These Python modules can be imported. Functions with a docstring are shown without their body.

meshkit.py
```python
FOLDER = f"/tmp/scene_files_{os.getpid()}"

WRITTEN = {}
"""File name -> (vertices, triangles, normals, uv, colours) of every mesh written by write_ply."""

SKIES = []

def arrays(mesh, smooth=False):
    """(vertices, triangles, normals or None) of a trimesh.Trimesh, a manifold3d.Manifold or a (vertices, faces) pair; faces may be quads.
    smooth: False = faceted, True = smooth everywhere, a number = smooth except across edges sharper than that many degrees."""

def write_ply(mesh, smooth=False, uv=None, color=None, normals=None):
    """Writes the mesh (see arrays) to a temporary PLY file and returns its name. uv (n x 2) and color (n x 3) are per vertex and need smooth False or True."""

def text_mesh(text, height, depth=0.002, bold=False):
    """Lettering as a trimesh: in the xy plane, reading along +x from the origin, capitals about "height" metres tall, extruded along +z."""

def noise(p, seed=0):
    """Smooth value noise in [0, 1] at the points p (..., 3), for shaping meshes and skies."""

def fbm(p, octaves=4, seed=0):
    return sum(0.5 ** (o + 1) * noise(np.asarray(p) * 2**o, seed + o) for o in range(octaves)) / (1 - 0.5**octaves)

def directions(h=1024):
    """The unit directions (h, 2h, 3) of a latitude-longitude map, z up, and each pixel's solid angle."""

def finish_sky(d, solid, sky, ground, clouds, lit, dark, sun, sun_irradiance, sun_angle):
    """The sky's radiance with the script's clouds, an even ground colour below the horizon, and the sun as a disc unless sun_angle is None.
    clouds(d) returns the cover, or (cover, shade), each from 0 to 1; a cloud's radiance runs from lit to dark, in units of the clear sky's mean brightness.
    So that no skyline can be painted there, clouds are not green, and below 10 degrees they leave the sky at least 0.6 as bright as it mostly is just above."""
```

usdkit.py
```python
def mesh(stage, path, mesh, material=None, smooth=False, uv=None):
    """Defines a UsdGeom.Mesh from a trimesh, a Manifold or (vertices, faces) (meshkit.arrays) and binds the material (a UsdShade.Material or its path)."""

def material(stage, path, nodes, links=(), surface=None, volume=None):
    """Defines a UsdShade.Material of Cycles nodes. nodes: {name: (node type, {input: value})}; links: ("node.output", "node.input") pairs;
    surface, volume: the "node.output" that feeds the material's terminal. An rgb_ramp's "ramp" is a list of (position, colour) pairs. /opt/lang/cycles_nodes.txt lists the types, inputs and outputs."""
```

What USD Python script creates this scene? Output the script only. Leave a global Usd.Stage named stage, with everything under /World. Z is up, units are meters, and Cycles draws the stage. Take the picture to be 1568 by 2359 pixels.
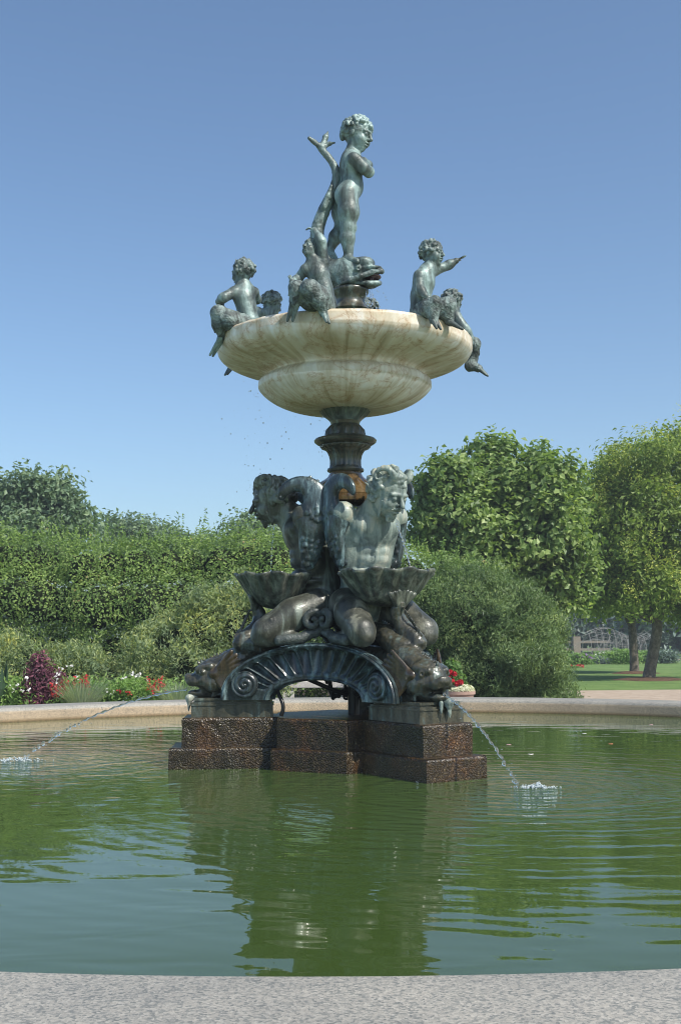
import math, random
import numpy as np, trimesh, shapely
import shapely.geometry as sg
import usdkit, meshkit
from pxr import Usd, UsdGeom, UsdLux, UsdShade, Sdf, Gf, Vt

rng = np.random.default_rng(7)
random.seed(7)
PI = math.pi

# ------------------------------------------------------------------ stage, camera, sky, sun
stage = Usd.Stage.CreateInMemory()
UsdGeom.SetStageUpAxis(stage, UsdGeom.Tokens.z)
UsdGeom.SetStageMetersPerUnit(stage, 1.0)
world = UsdGeom.Xform.Define(stage, '/World')
stage.SetDefaultPrim(world.GetPrim())
UsdGeom.Scope.Define(stage, '/World/Looks')

F, PW, PH = 2700.0, 1568.0, 2358.2           # focal length and picture size in picture units
PITCH, ROLL = math.radians(6.11), math.radians(0.4)
EYE = np.array([-0.05, -10.9, 1.55])
EXPOSURE = 0.45
fw = np.array([0, math.cos(PITCH), math.sin(PITCH)])
r0, u0 = np.array([1.0, 0, 0]), np.array([0, -math.sin(PITCH), math.cos(PITCH)])
cr = r0 * math.cos(ROLL) - u0 * math.sin(ROLL)
cu = u0 * math.cos(ROLL) + r0 * math.sin(ROLL)
cam = UsdGeom.Camera.Define(stage, '/World/camera')
M4 = Gf.Matrix4d(*cr, 0, *cu, 0, *(-fw), 0, *EYE, 1)
cam.AddTransformOp().Set(M4)
cam.CreateHorizontalApertureAttr(24.0)
cam.CreateVerticalApertureAttr(24.0 * PH / PW)
cam.CreateFocalLengthAttr(24.0 * F / PW)
cam.CreateClippingRangeAttr(Gf.Vec2f(0.05, 4000))
cam.CreateExposureAttr(EXPOSURE)

SUN_AZ, SUN_EL = math.atan2(0.74, -0.67), math.radians(47.5)     # azimuth as atan2(x, y)
sdir = np.array([math.sin(SUN_AZ) * math.cos(SUN_EL), math.cos(SUN_AZ) * math.cos(SUN_EL), math.sin(SUN_EL)])
dome = UsdLux.DomeLight.Define(stage, '/World/sky')
sky = usdkit.material(stage, '/World/Looks/sky', {
    's': ('sky_texture', {'sky_type': 'single_scattering', 'sun_disc': False, 'sun_elevation': SUN_EL, 'sun_rotation': SUN_AZ,
                          'altitude': 200.0, 'air_density': 1.0, 'aerosol_density': 1.6, 'ozone_density': 2.2}),
    't': ('mix_color', {'blend_type': 'multiply', 'fac': 1.0, 'b': (.85, .95, 1.0)}),
    'b': ('background_shader', {'strength': 0.117})}, [('s.color', 't.a'), ('t.result', 'b.color')], surface='b.background')
UsdShade.MaterialBindingAPI.Apply(dome.GetPrim()).Bind(sky)
sun = UsdLux.DistantLight.Define(stage, '/World/sun')
sun.CreateNormalizeAttr(True); sun.CreateIntensityAttr(1.0); sun.CreateAngleAttr(0.5)
sun.CreateColorAttr(Gf.Vec3f(1.0, 0.95, 0.86))
_z = sdir; _x = np.cross([0, 0, 1], _z); _x /= np.linalg.norm(_x); _y = np.cross(_z, _x)
sun.AddTransformOp().Set(Gf.Matrix4d(*_x, 0, *_y, 0, *_z, 0, 0, 0, 50, 1))

# ------------------------------------------------------------------ naming helpers
used = {}
def numbered(parent, name):
    k = (parent, name); n = used.get(k, 0); used[k] = n + 1
    return f'{parent}/{name}' if n == 0 else f'{parent}/{name}_{n:03d}'
def tag(prim, label=None, cat=None, group=None, kind=None):
    prim = prim.GetPrim() if hasattr(prim, 'GetPrim') else prim
    for k, v in (('label', label), ('category', cat), ('group', group), ('kind', kind)):
        if v: prim.SetCustomDataByKey(k, v)
    return prim
def thing(name, label, cat, loc=(0, 0, 0), rotz=0.0, group=None):
    x = UsdGeom.Xform.Define(stage, numbered('/World', name))
    x.AddTranslateOp().Set(Gf.Vec3d(*map(float, loc)))
    if rotz: x.AddRotateZOp().Set(float(rotz))
    tag(x, label, cat, group)
    x.loc = np.array(loc, float)
    return x
def obj(name, mesh, mat, parent=None, smooth=False, label=None, kind=None):
    base = '/World' if parent is None else str(parent.GetPath())
    m = usdkit.mesh(stage, numbered(base, name), mesh, mat, smooth)
    if isinstance(mesh, tuple):            # loose leaves: every leaf gets a tint of its own, drifting from clump to clump
        V = np.asarray(mesh[0]); per = 5 if name == 'blades' else 4; n = len(V) // per
        c = V[::per][:n]; tr = np.random.default_rng(n + len(name))
        tint = np.clip(.62 * tr.random(n) + .9 * (meshkit.fbm(c * 2.1, 2, n % 97) - .29), 0, 1)
        UsdGeom.PrimvarsAPI(m).CreatePrimvar('tint', Sdf.ValueTypeNames.FloatArray, 'vertex').Set(Vt.FloatArray.FromNumpy(np.repeat(tint, per).astype(np.float32)))
    tag(m, label, None, None, kind)
    return m
def copy_of(src, name, loc, rotz, label, cat, group=None):
    x = UsdGeom.Xform.Define(stage, numbered('/World', name))
    x.GetPrim().GetReferences().AddInternalReference(src.GetPath())
    x.ClearXformOpOrder()
    x.AddTranslateOp(opSuffix='copy').Set(Gf.Vec3d(*map(float, loc))); x.AddRotateZOp(opSuffix='copy').Set(float(rotz))
    x.GetPrim().SetInstanceable(True)
    tag(x, label, cat, group)
    return x
def at(px, py, Y):
    """The point of the plane y = Y seen at that place of the photograph."""
    d = fw + (px - PW / 2) / F * cr + (PH / 2 - py) / F * cu
    return EYE + d * (Y - EYE[1]) / d[1]
def ground_at(px, py, z=0.0):
    d = fw + (px - PW / 2) / F * cr + (PH / 2 - py) / F * cu
    return EYE + d * (z - EYE[2]) / d[2]
def A(*v): return np.array(v, float)
def unit(v): v = np.asarray(v, float); return v / np.linalg.norm(v)

# ------------------------------------------------------------------ materials
LK = '/World/Looks/'
def streaky(name, ramp, scale=5.0, stretch=(1, 1, .25), rough=(.35, .55), metallic=0.0, bump=.004, coat=0.0, bscale=60.0, ramp2=None, mix=.5, spec=.5, detail=8.0):
    nodes = {
        'g': ('geometry', {}),
        'm': ('mapping', {'scale': stretch}),
        'n': ('noise_texture', {'scale': scale, 'detail': detail, 'roughness': .62, 'distortion': .6}),
        'r': ('rgb_ramp', {'ramp': ramp}),
        'n2': ('noise_texture', {'scale': scale * 4.3, 'detail': 4.0, 'roughness': .6}),
        'r2': ('rgb_ramp', {'ramp': ramp2 or [(.3, (.75, .75, .75)), (.7, (1.25, 1.25, 1.25))]}),
        'mul': ('mix_color', {'blend_type': 'multiply', 'fac': mix}),
        'rr': ('map_range', {'from_min': .3, 'from_max': .7, 'to_min': rough[0], 'to_max': rough[1], 'clamp': True}),
        'n3': ('noise_texture', {'scale': bscale, 'detail': 3.0}),
        'b': ('bump', {'strength': .6, 'distance': bump}),
        'p': ('principled_bsdf', {'metallic': metallic, 'specular_ior_level': spec, 'coat_weight': coat, 'coat_roughness': .12}),
    }
    links = [('g.position', 'm.vector'), ('m.vector', 'n.vector'), ('n.fac', 'r.fac'), ('g.position', 'n2.vector'), ('n2.fac', 'r2.fac'),
             ('r.color', 'mul.a'), ('r2.color', 'mul.b'), ('mul.result', 'p.base_color'), ('n2.fac', 'rr.value'), ('rr.result', 'p.roughness'),
             ('g.position', 'n3.vector'), ('n3.fac', 'b.height'), ('b.normal', 'p.normal')]
    return usdkit.material(stage, LK + name, nodes, links, surface='p.BSDF')
def plain(name, col, rough=.6, spec=.4, metallic=0.0):
    return usdkit.material(stage, LK + name, {'p': ('principled_bsdf', {'base_color': col, 'roughness': rough, 'specular_ior_level': spec, 'metallic': metallic})}, surface='p.BSDF')
def leafmat(name, ramp, trans=.4, rough=.45, gain=2.1):
    ramp = [(p_, tuple(g_ * x_ for g_, x_ in zip((gain * 1.1, gain, gain * 1.3) if gain > 1.5 else (gain,) * 3, c_))) for p_, c_ in ramp]
    return usdkit.material(stage, LK + name, {
        'g': ('attribute', {'attribute': 'tint'}), 'r': ('rgb_ramp', {'ramp': ramp}),
        'p': ('principled_bsdf', {'roughness': rough, 'specular_ior_level': .35}),
        'h': ('mix_color', {'blend_type': 'multiply', 'fac': 1.0, 'b': (1.25, 1.35, .6)}),
        't': ('translucent_bsdf', {}), 'x': ('mix_closure', {'fac': trans})},
        [('g.fac', 'r.fac'), ('r.color', 'p.base_color'), ('r.color', 'h.a'), ('h.result', 't.color'), ('p.BSDF', 'x.closure1'), ('t.BSDF', 'x.closure2')], surface='x.closure')

bronze_dry = streaky('patinated_bronze', [(.30, (.022, .028, .026)), (.41, (.06, .075, .07)), (.48, (.105, .135, .128)), (.53, (.15, .20, .19)), (.62, (.26, .35, .335)), (.75, (.33, .42, .4))], scale=7, stretch=(1, 1, .4), rough=(.38, .6), bump=.006, bscale=45, metallic=.15)
bronze_fur = streaky('patinated_bronze_fur', [(.32, (.025, .03, .028)), (.46, (.08, .10, .095)), (.54, (.15, .19, .18)), (.68, (.27, .34, .325))], scale=16, stretch=(1, 1, .6), rough=(.5, .7), bump=.02, bscale=55)
bronze_mid = streaky('weathered_bronze', [(.24, (.02, .022, .018)), (.42, (.055, .065, .055)), (.56, (.12, .15, .13)), (.72, (.27, .31, .26))], scale=6, stretch=(1.4, 1.4, .22), rough=(.28, .5), bump=.005, coat=.25, metallic=.15)
bronze_wet = streaky('wet_bronze', [(.3, (.014, .015, .011)), (.45, (.038, .038, .027)), (.53, (.075, .068, .044)), (.57, (.06, .07, .058)), (.64, (.14, .165, .14)), (.8, (.2, .24, .21))], scale=5, stretch=(1.6, 1.6, .3), rough=(.24, .46), bump=.004, coat=.35, metallic=.12)
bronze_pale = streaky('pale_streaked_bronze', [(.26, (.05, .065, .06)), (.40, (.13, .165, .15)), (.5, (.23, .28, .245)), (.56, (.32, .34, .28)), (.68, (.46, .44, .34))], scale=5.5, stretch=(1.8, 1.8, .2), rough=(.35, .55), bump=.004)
bronze_rust = streaky('brown_wet_bronze', [(.3, (.02, .016, .01)), (.5, (.085, .05, .018)), (.66, (.14, .09, .035)), (.78, (.1, .12, .09))], scale=8, stretch=(2, 2, .15), rough=(.12, .35), bump=.003, coat=.7)
black_iron = plain('black_pipe', (.012, .012, .011), .35)

def aggregate():
    nodes = {'g': ('geometry', {}), 'v': ('voronoi_texture', {'scale': 72.0, 'randomness': 1.0}), 'v2': ('voronoi_texture', {'scale': 85.0}),
             'r': ('rgb_ramp', {'ramp': [(0, (.030, .022, .012)), (.3, (.042, .031, .017)), (.6, (.054, .040, .021)), (.85, (.072, .053, .028)), (.95, (.10, .08, .045)), (1, (.17, .15, .11))]}),
             's': ('separate_color', {}), 'dk': ('rgb_ramp', {'ramp': [(.0, (1.15, 1.15, 1.15)), (.35, (.9, .86, .8)), (.6, (.45, .38, .3))]}),
             'mu': ('mix_color', {'blend_type': 'multiply', 'fac': 1.0}),
             'n': ('noise_texture', {'scale': 3.5, 'detail': 5.0}), 'nr': ('rgb_ramp', {'ramp': [(.32, (.6, .68, .5)), (.52, (1.1, 1.0, .85)), (.72, (2.0, 1.25, .7))]}),
             'mu2': ('mix_color', {'blend_type': 'multiply', 'fac': 1.0}),
             'inv': ('math', {'math_type': 'subtract', 'value1': .5}), 'b': ('bump', {'strength': .8, 'distance': .008}),
             'p': ('principled_bsdf', {'roughness': .3, 'specular_ior_level': .55})}
    links = [('g.position', 'v.vector'), ('g.position', 'v2.vector'), ('v.color', 's.color'), ('s.r', 'r.fac'), ('v.distance', 'dk.fac'), ('r.color', 'mu.a'), ('dk.color', 'mu.b'),
             ('g.position', 'n.vector'), ('n.fac', 'nr.fac'), ('mu.result', 'mu2.a'), ('nr.color', 'mu2.b'), ('mu2.result', 'p.base_color'), ('v.distance', 'inv.value2'), ('inv.value', 'b.height'), ('b.normal', 'p.normal')]
    return usdkit.material(stage, LK + 'exposed_aggregate', nodes, links, surface='p.BSDF')
concrete = aggregate()

def granite():
    nodes = {'g': ('geometry', {}), 'v': ('voronoi_texture', {'scale': 120.0}), 'v2': ('voronoi_texture', {'scale': 300.0}), 's': ('separate_color', {}), 's2': ('separate_color', {}),
             'r': ('rgb_ramp', {'ramp': [(0, (.16, .165, .155)), (.2, (.22, .22, .20)), (.38, (.28, .27, .242)), (.7, (.335, .315, .275)), (1, (.395, .375, .33))]}),
             'r2': ('rgb_ramp', {'ramp': [(0, (.75, .75, .76)), (.25, (.93, .93, .93)), (1, (1.1, 1.09, 1.08))]}),
             'mu': ('mix_color', {'blend_type': 'multiply', 'fac': .85}),
             'n': ('noise_texture', {'scale': 2.2, 'detail': 6.0}), 'nr': ('rgb_ramp', {'ramp': [(.3, (.84, .84, .84)), (.7, (1.1, 1.08, 1.05))]}),
             'mu2': ('mix_color', {'blend_type': 'multiply', 'fac': 1.0}),
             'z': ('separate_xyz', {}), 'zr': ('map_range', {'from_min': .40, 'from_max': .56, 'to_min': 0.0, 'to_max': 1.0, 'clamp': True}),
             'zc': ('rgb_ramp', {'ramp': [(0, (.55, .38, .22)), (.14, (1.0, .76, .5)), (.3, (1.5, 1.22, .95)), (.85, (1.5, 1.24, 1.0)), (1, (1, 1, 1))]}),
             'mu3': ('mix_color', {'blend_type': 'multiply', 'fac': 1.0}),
             'b': ('bump', {'strength': .15, 'distance': .002}), 'p': ('principled_bsdf', {'roughness': .55, 'specular_ior_level': .4})}
    links = [('g.position', 'v.vector'), ('g.position', 'v2.vector'), ('v.color', 's.color'), ('v2.color', 's2.color'), ('s.r', 'r.fac'), ('s2.r', 'r2.fac'), ('r.color', 'mu.a'), ('r2.color', 'mu.b'),
             ('g.position', 'n.vector'), ('n.fac', 'nr.fac'), ('mu.result', 'mu2.a'), ('nr.color', 'mu2.b'),
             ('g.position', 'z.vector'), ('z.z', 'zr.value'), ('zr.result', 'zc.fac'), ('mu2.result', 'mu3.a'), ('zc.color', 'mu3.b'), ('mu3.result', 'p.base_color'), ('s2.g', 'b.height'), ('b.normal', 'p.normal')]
    return usdkit.material(stage, LK + 'granite', nodes, links, surface='p.BSDF')
granite_m = granite()

def marble():
    # radial streaks: noise over (angle, height), veins from a ridged noise
    nodes = {'g': ('geometry', {}), 'x': ('separate_xyz', {}), 'a': ('math', {'math_type': 'arctan2'}), 'am': ('math', {'math_type': 'multiply', 'value2': 5.0}),
             'zm': ('math', {'math_type': 'multiply', 'value2': 1.2}), 'c': ('combine_xyz', {}),
             'n': ('noise_texture', {'scale': 2.0, 'detail': 7.0, 'roughness': .62, 'distortion': .9}),
             'r': ('rgb_ramp', {'ramp': [(.24, (.38, .31, .21)), (.36, (.54, .47, .35)), (.48, (.67, .61, .50)), (.6, (.73, .69, .61)), (.75, (.76, .75, .72))]}),
             'n2': ('noise_texture', {'scale': 2.6, 'detail': 6.0, 'roughness': .6, 'distortion': 1.5}),
             'r2': ('rgb_ramp', {'ramp': [(.44, (1, 1, 1)), (.492, (.9, .8, .7)), (.5, (.5, .3, .2)), (.508, (.9, .8, .7)), (.56, (1, 1, 1))]}),
             'mu': ('mix_color', {'blend_type': 'multiply', 'fac': .75}),
             'n3': ('noise_texture', {'scale': 5.0, 'detail': 5.0}), 'r3': ('rgb_ramp', {'ramp': [(.3, (.75, .68, .55)), (.55, (1, 1, 1)), (.75, (1.08, 1.06, 1.02))]}),
             'mu2': ('mix_color', {'blend_type': 'multiply', 'fac': .8}),
             'b': ('bump', {'strength': .4, 'distance': .01}), 'p': ('principled_bsdf', {'roughness': .5, 'specular_ior_level': .35})}
    links = [('g.position', 'x.vector'), ('x.y', 'a.value1'), ('x.x', 'a.value2'), ('a.value', 'am.value1'), ('x.z', 'zm.value1'), ('am.value', 'c.x'), ('zm.value', 'c.y'), ('c.vector', 'n.vector'),
             ('n.fac', 'r.fac'), ('g.position', 'n2.vector'), ('n2.fac', 'r2.fac'), ('r.color', 'mu.a'), ('r2.color', 'mu.b'), ('g.position', 'n3.vector'), ('n3.fac', 'r3.fac'), ('mu.result', 'mu2.a'), ('r3.color', 'mu2.b'),
             ('mu2.result', 'p.base_color'), ('n.fac', 'b.height'), ('b.normal', 'p.normal')]
    return usdkit.material(stage, LK + 'stained_marble', nodes, links, surface='p.BSDF')
marble_m = marble()

SPLASH1 = ground_at(1205, 1815, .40)
SPLASH2 = ground_at(45, 1752, .40)
def water_material():
    nodes = {'g': ('geometry', {}),
             'm1': ('mapping', {'scale': (1.0, 2.2, 1.0)}), 'n1': ('noise_texture', {'scale': 1.3, 'detail': 1.5, 'roughness': .4, 'distortion': .6}),
             'm2': ('mapping', {'scale': (1.0, 2.0, 1.0)}), 'n2': ('noise_texture', {'scale': 7.0, 'detail': 2.0, 'roughness': .5, 'distortion': .6}),
             'p': ('principled_bsdf', {'base_color': (.038, .063, .015), 'roughness': .012, 'ior': 1.34, 'specular_ior_level': .5})}
    links = [('g.position', 'm1.vector'), ('m1.vector', 'n1.vector'), ('g.position', 'm2.vector'), ('m2.vector', 'n2.vector')]
    terms = []
    def math_(nm, typ, **kw):
        nodes[nm] = ('math', {'math_type': typ, **kw}); return nm
    # slow swell everywhere
    math_('k1', 'multiply', value2=.0055); links.append(('n1.fac', 'k1.value1'))
    last = 'k1.value'
    for i, (S, lam, amp, reach) in enumerate([(SPLASH1, .17, .0050, 1.3), (SPLASH1, .43, .0055, 1.5), (SPLASH2, .2, .004, .9), (SPLASH2, .5, .0055, 1.4)]):
        nodes[f'd{i}'] = ('vector_math', {'math_type': 'distance', 'vector2': tuple(S)}); links.append(('g.position', f'd{i}.vector1'))
        math_(f'w{i}', 'multiply_add', value2=2 * PI / lam); links.append((f'd{i}.value', f'w{i}.value1'))
        math_(f'nz{i}', 'multiply', value2=9.0); links.append(('n1.fac', f'nz{i}.value1')); links.append((f'nz{i}.value', f'w{i}.value3'))
        math_(f's{i}', 'sine'); links.append((f'w{i}.value', f's{i}.value1'))
        math_(f'f{i}', 'multiply', value2=-1.0 / reach); links.append((f'd{i}.value', f'f{i}.value1'))
        math_(f'e{i}', 'exponent'); links.append((f'f{i}.value', f'e{i}.value1'))
        math_(f'q{i}', 'multiply'); links.append((f's{i}.value', f'q{i}.value1')); links.append((f'e{i}.value', f'q{i}.value2'))
        math_(f'a{i}', 'multiply_add', value2=amp); links.append((f'q{i}.value', f'a{i}.value1')); links.append((last, f'a{i}.value3'))
        last = f'a{i}.value'
        if lam < .3:     # choppy water about the splash
            math_(f'fc{i}', 'multiply', value2=-1.25); links.append((f'd{i}.value', f'fc{i}.value1')); math_(f'ec{i}', 'exponent'); links.append((f'fc{i}.value', f'ec{i}.value1'))
            math_(f'c{i}', 'multiply'); links.append(('n2.fac', f'c{i}.value1')); links.append((f'ec{i}.value', f'c{i}.value2'))
            math_(f'ca{i}', 'multiply_add', value2=.04); links.append((f'c{i}.value', f'ca{i}.value1')); links.append((last, f'ca{i}.value3'))
            last = f'ca{i}.value'
    nodes['b'] = ('bump', {'strength': 1.0, 'distance': 1.0})
    links += [(last, 'b.height'), ('b.normal', 'p.normal')]
    return usdkit.material(stage, LK + 'green_water', nodes, links, surface='p.BSDF')
water_m = water_material()
clear_water = usdkit.material(stage, LK + 'falling_water', {'p': ('principled_bsdf', {'base_color': (1, 1, 1), 'roughness': .0, 'ior': 1.33, 'transmission_weight': .96})}, surface='p.BSDF')
foam_m = usdkit.material(stage, LK + 'foam', {'p': ('principled_bsdf', {'base_color': (.8, .86, .88), 'roughness': .12, 'transmission_weight': .6, 'ior': 1.2})}, surface='p.BSDF')
def mottled(name, ramp, scale, detail=6.0, rough=.9, bump=.02, bscale=None):
    return usdkit.material(stage, LK + name, {'g': ('geometry', {}), 'n': ('noise_texture', {'scale': scale, 'detail': detail, 'roughness': .65}), 'r': ('rgb_ramp', {'ramp': ramp}),
        'n2': ('noise_texture', {'scale': bscale or scale * 8, 'detail': 4.0}), 'b': ('bump', {'strength': .7, 'distance': bump}), 'p': ('principled_bsdf', {'roughness': rough, 'specular_ior_level': .2})},
        [('g.position', 'n.vector'), ('n.fac', 'r.fac'), ('r.color', 'p.base_color'), ('g.position', 'n2.vector'), ('n2.fac', 'b.height'), ('b.normal', 'p.normal')], surface='p.BSDF')
grass_m = mottled('lawn_grass', [(.3, (.095, .155, .045)), (.5, (.135, .22, .062)), (.7, (.2, .26, .09))], .9, bump=.06, bscale=30)
soil_m = mottled('dark_soil', [(.3, (.03, .022, .014)), (.7, (.07, .05, .032))], 4, bump=.03)
path_m = mottled('gravel_path', [(.3, (.33, .255, .19)), (.7, (.47, .38, .30))], 3, bump=.01, bscale=60)
mulch_m = mottled('wood_mulch', [(.3, (.06, .035, .02)), (.7, (.2, .12, .075))], 14, bump=.04)
bark_m = mottled('tree_bark', [(.3, (.08, .068, .054)), (.55, (.17, .148, .12)), (.75, (.26, .235, .2))], 9, bump=.05)
shade_core_m = plain('dark_shade_core', (.022, .03, .012), .9, .1)  # dark colour of the added light-blocking hulls inside the foliage
stone_m = mottled('pale_bench_stone', [(.3, (.42, .4, .38)), (.7, (.58, .56, .54))], 12, bump=.004)
clay_m = mottled('pink_planter', [(.3, (.3, .2, .16)), (.7, (.4, .28, .23))], 12, bump=.004)
wood_m = mottled('weathered_wood', [(.3, (.17, .145, .115)), (.7, (.28, .24, .2))], 10, bump=.01)
wire_m = plain('grey_wire', (.26, .25, .24), .6)

# ------------------------------------------------------------------ solids from blended primitives (signed distance + surface nets)
class Clay:
    def __init__(s): s.ops = []; s.lo = np.full(3, 1e9); s.hi = np.full(3, -1e9); s.rough = None
    def _grow(s, lo, hi): s.lo = np.minimum(s.lo, lo); s.hi = np.maximum(s.hi, hi)
    def cone(s, a, b, ra, rb, k=.02, flat=None, sub=False):
        """A tapered rod. flat = (axis, f): thickness along that unit axis divided by f."""
        a, b = A(*a), A(*b); r = max(ra, rb)
        if not sub: s._grow(np.minimum(a, b) - r, np.maximum(a, b) + r)
        s.ops.append(('c', a, b, ra, rb, k, flat, sub)); return s
    def ball(s, c, r, k=.02, sub=False): return s.cone(c, A(*c) + 1e-6, r, r, k, None, sub)
    def chain(s, pts, radii, k=.02, flat=None):
        for i in range(len(pts) - 1): s.cone(pts[i], pts[i + 1], radii[i], radii[i + 1], k, flat)
        return s
    def ell(s, c, rad, axes=None, k=.02, sub=False):
        c, rad = A(*c), A(*rad); R = np.eye(3) if axes is None else np.asarray(axes, float)
        ext = np.abs(R.T) @ rad
        if not sub: s._grow(c - ext, c + ext)
        s.ops.append(('e', c, rad, R, k, ext, sub)); return s
    def mesh(s, h=.008, noise=None, seed=0):
        pad = 4 * h + .02
        lo = s.lo - pad; n = np.ceil((s.hi + pad - lo) / h).astype(int) + 1
        ax = [lo[i] + h * np.arange(n[i]) for i in range(3)]
        phi = np.full(n, .2, np.float32)
        for op in s.ops:
            k = op[5] if op[0] == 'c' else op[4]
            if op[0] == 'c':
                a, b, ra, rb, flat, sub = op[1], op[2], op[3], op[4], op[6], op[7]
                blo, bhi = np.minimum(a, b) - max(ra, rb), np.maximum(a, b) + max(ra, rb)
            else:
                c, rad, R, ext, sub = op[1], op[2], op[3], op[5], op[6]; blo, bhi = c - ext, c + ext
            m = k + 3 * h + .01
            i0 = np.clip(np.floor((blo - m - lo) / h).astype(int), 0, n - 1); i1 = np.clip(np.ceil((bhi + m - lo) / h).astype(int) + 1, 1, n)
            if (i1 <= i0).any(): continue
            sl = tuple(slice(i0[j], i1[j]) for j in range(3))
            X, Y, Z = np.meshgrid(*(ax[j][sl[j]] for j in range(3)), indexing='ij', sparse=True)
            if op[0] == 'c':
                d = b - a; L2 = max(d @ d, 1e-12)
                px, py, pz = X - a[0], Y - a[1], Z - a[2]
                t = np.clip((px * d[0] + py * d[1] + pz * d[2]) / L2, 0, 1)
                qx, qy, qz = px - t * d[0], py - t * d[1], pz - t * d[2]
                sq = qx * qx + qy * qy + qz * qz
                if flat is not None:
                    w, f = flat; along = qx * w[0] + qy * w[1] + qz * w[2]; sq = sq + along ** 2 * (f * f - 1)
                    g = np.sqrt(sq); dist = (g - (ra + t * (rb - ra))) / (1 + (f - 1) * np.abs(along) * f / np.maximum(g, 1e-6))
                else: dist = np.sqrt(sq) - (ra + t * (rb - ra))
            else:
                px, py, pz = X - c[0], Y - c[1], Z - c[2]
                u = [(px * R[j, 0] + py * R[j, 1] + pz * R[j, 2]) / rad[j] for j in range(3)]
                k0 = np.sqrt(u[0] ** 2 + u[1] ** 2 + u[2] ** 2); k1 = np.sqrt((u[0] / rad[0]) ** 2 + (u[1] / rad[1]) ** 2 + (u[2] / rad[2]) ** 2)
                dist = k0 * (k0 - 1) / np.maximum(k1, 1e-6)
            old = phi[sl]; kk = max(k, 1e-4)
            if sub:
                hh = np.clip(.5 - .5 * (old + dist) / kk, 0, 1); phi[sl] = old * (1 - hh) - dist * hh + kk * hh * (1 - hh)
            else:
                hh = np.clip(.5 + .5 * (old - dist) / kk, 0, 1); phi[sl] = old * (1 - hh) + dist * hh - kk * hh * (1 - hh)
        if noise is not None:
            amp, wl, zs = noise; near = np.abs(phi) < amp * 1.5 + h; idx = np.argwhere(near)
            p = lo + h * idx; q = p / wl; q[:, 2] *= zs
            phi[near] += (amp * 2 * (meshkit.fbm(q, 3, seed) - .5)).astype(np.float32)
        return surface_nets(phi, lo, h)

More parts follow.
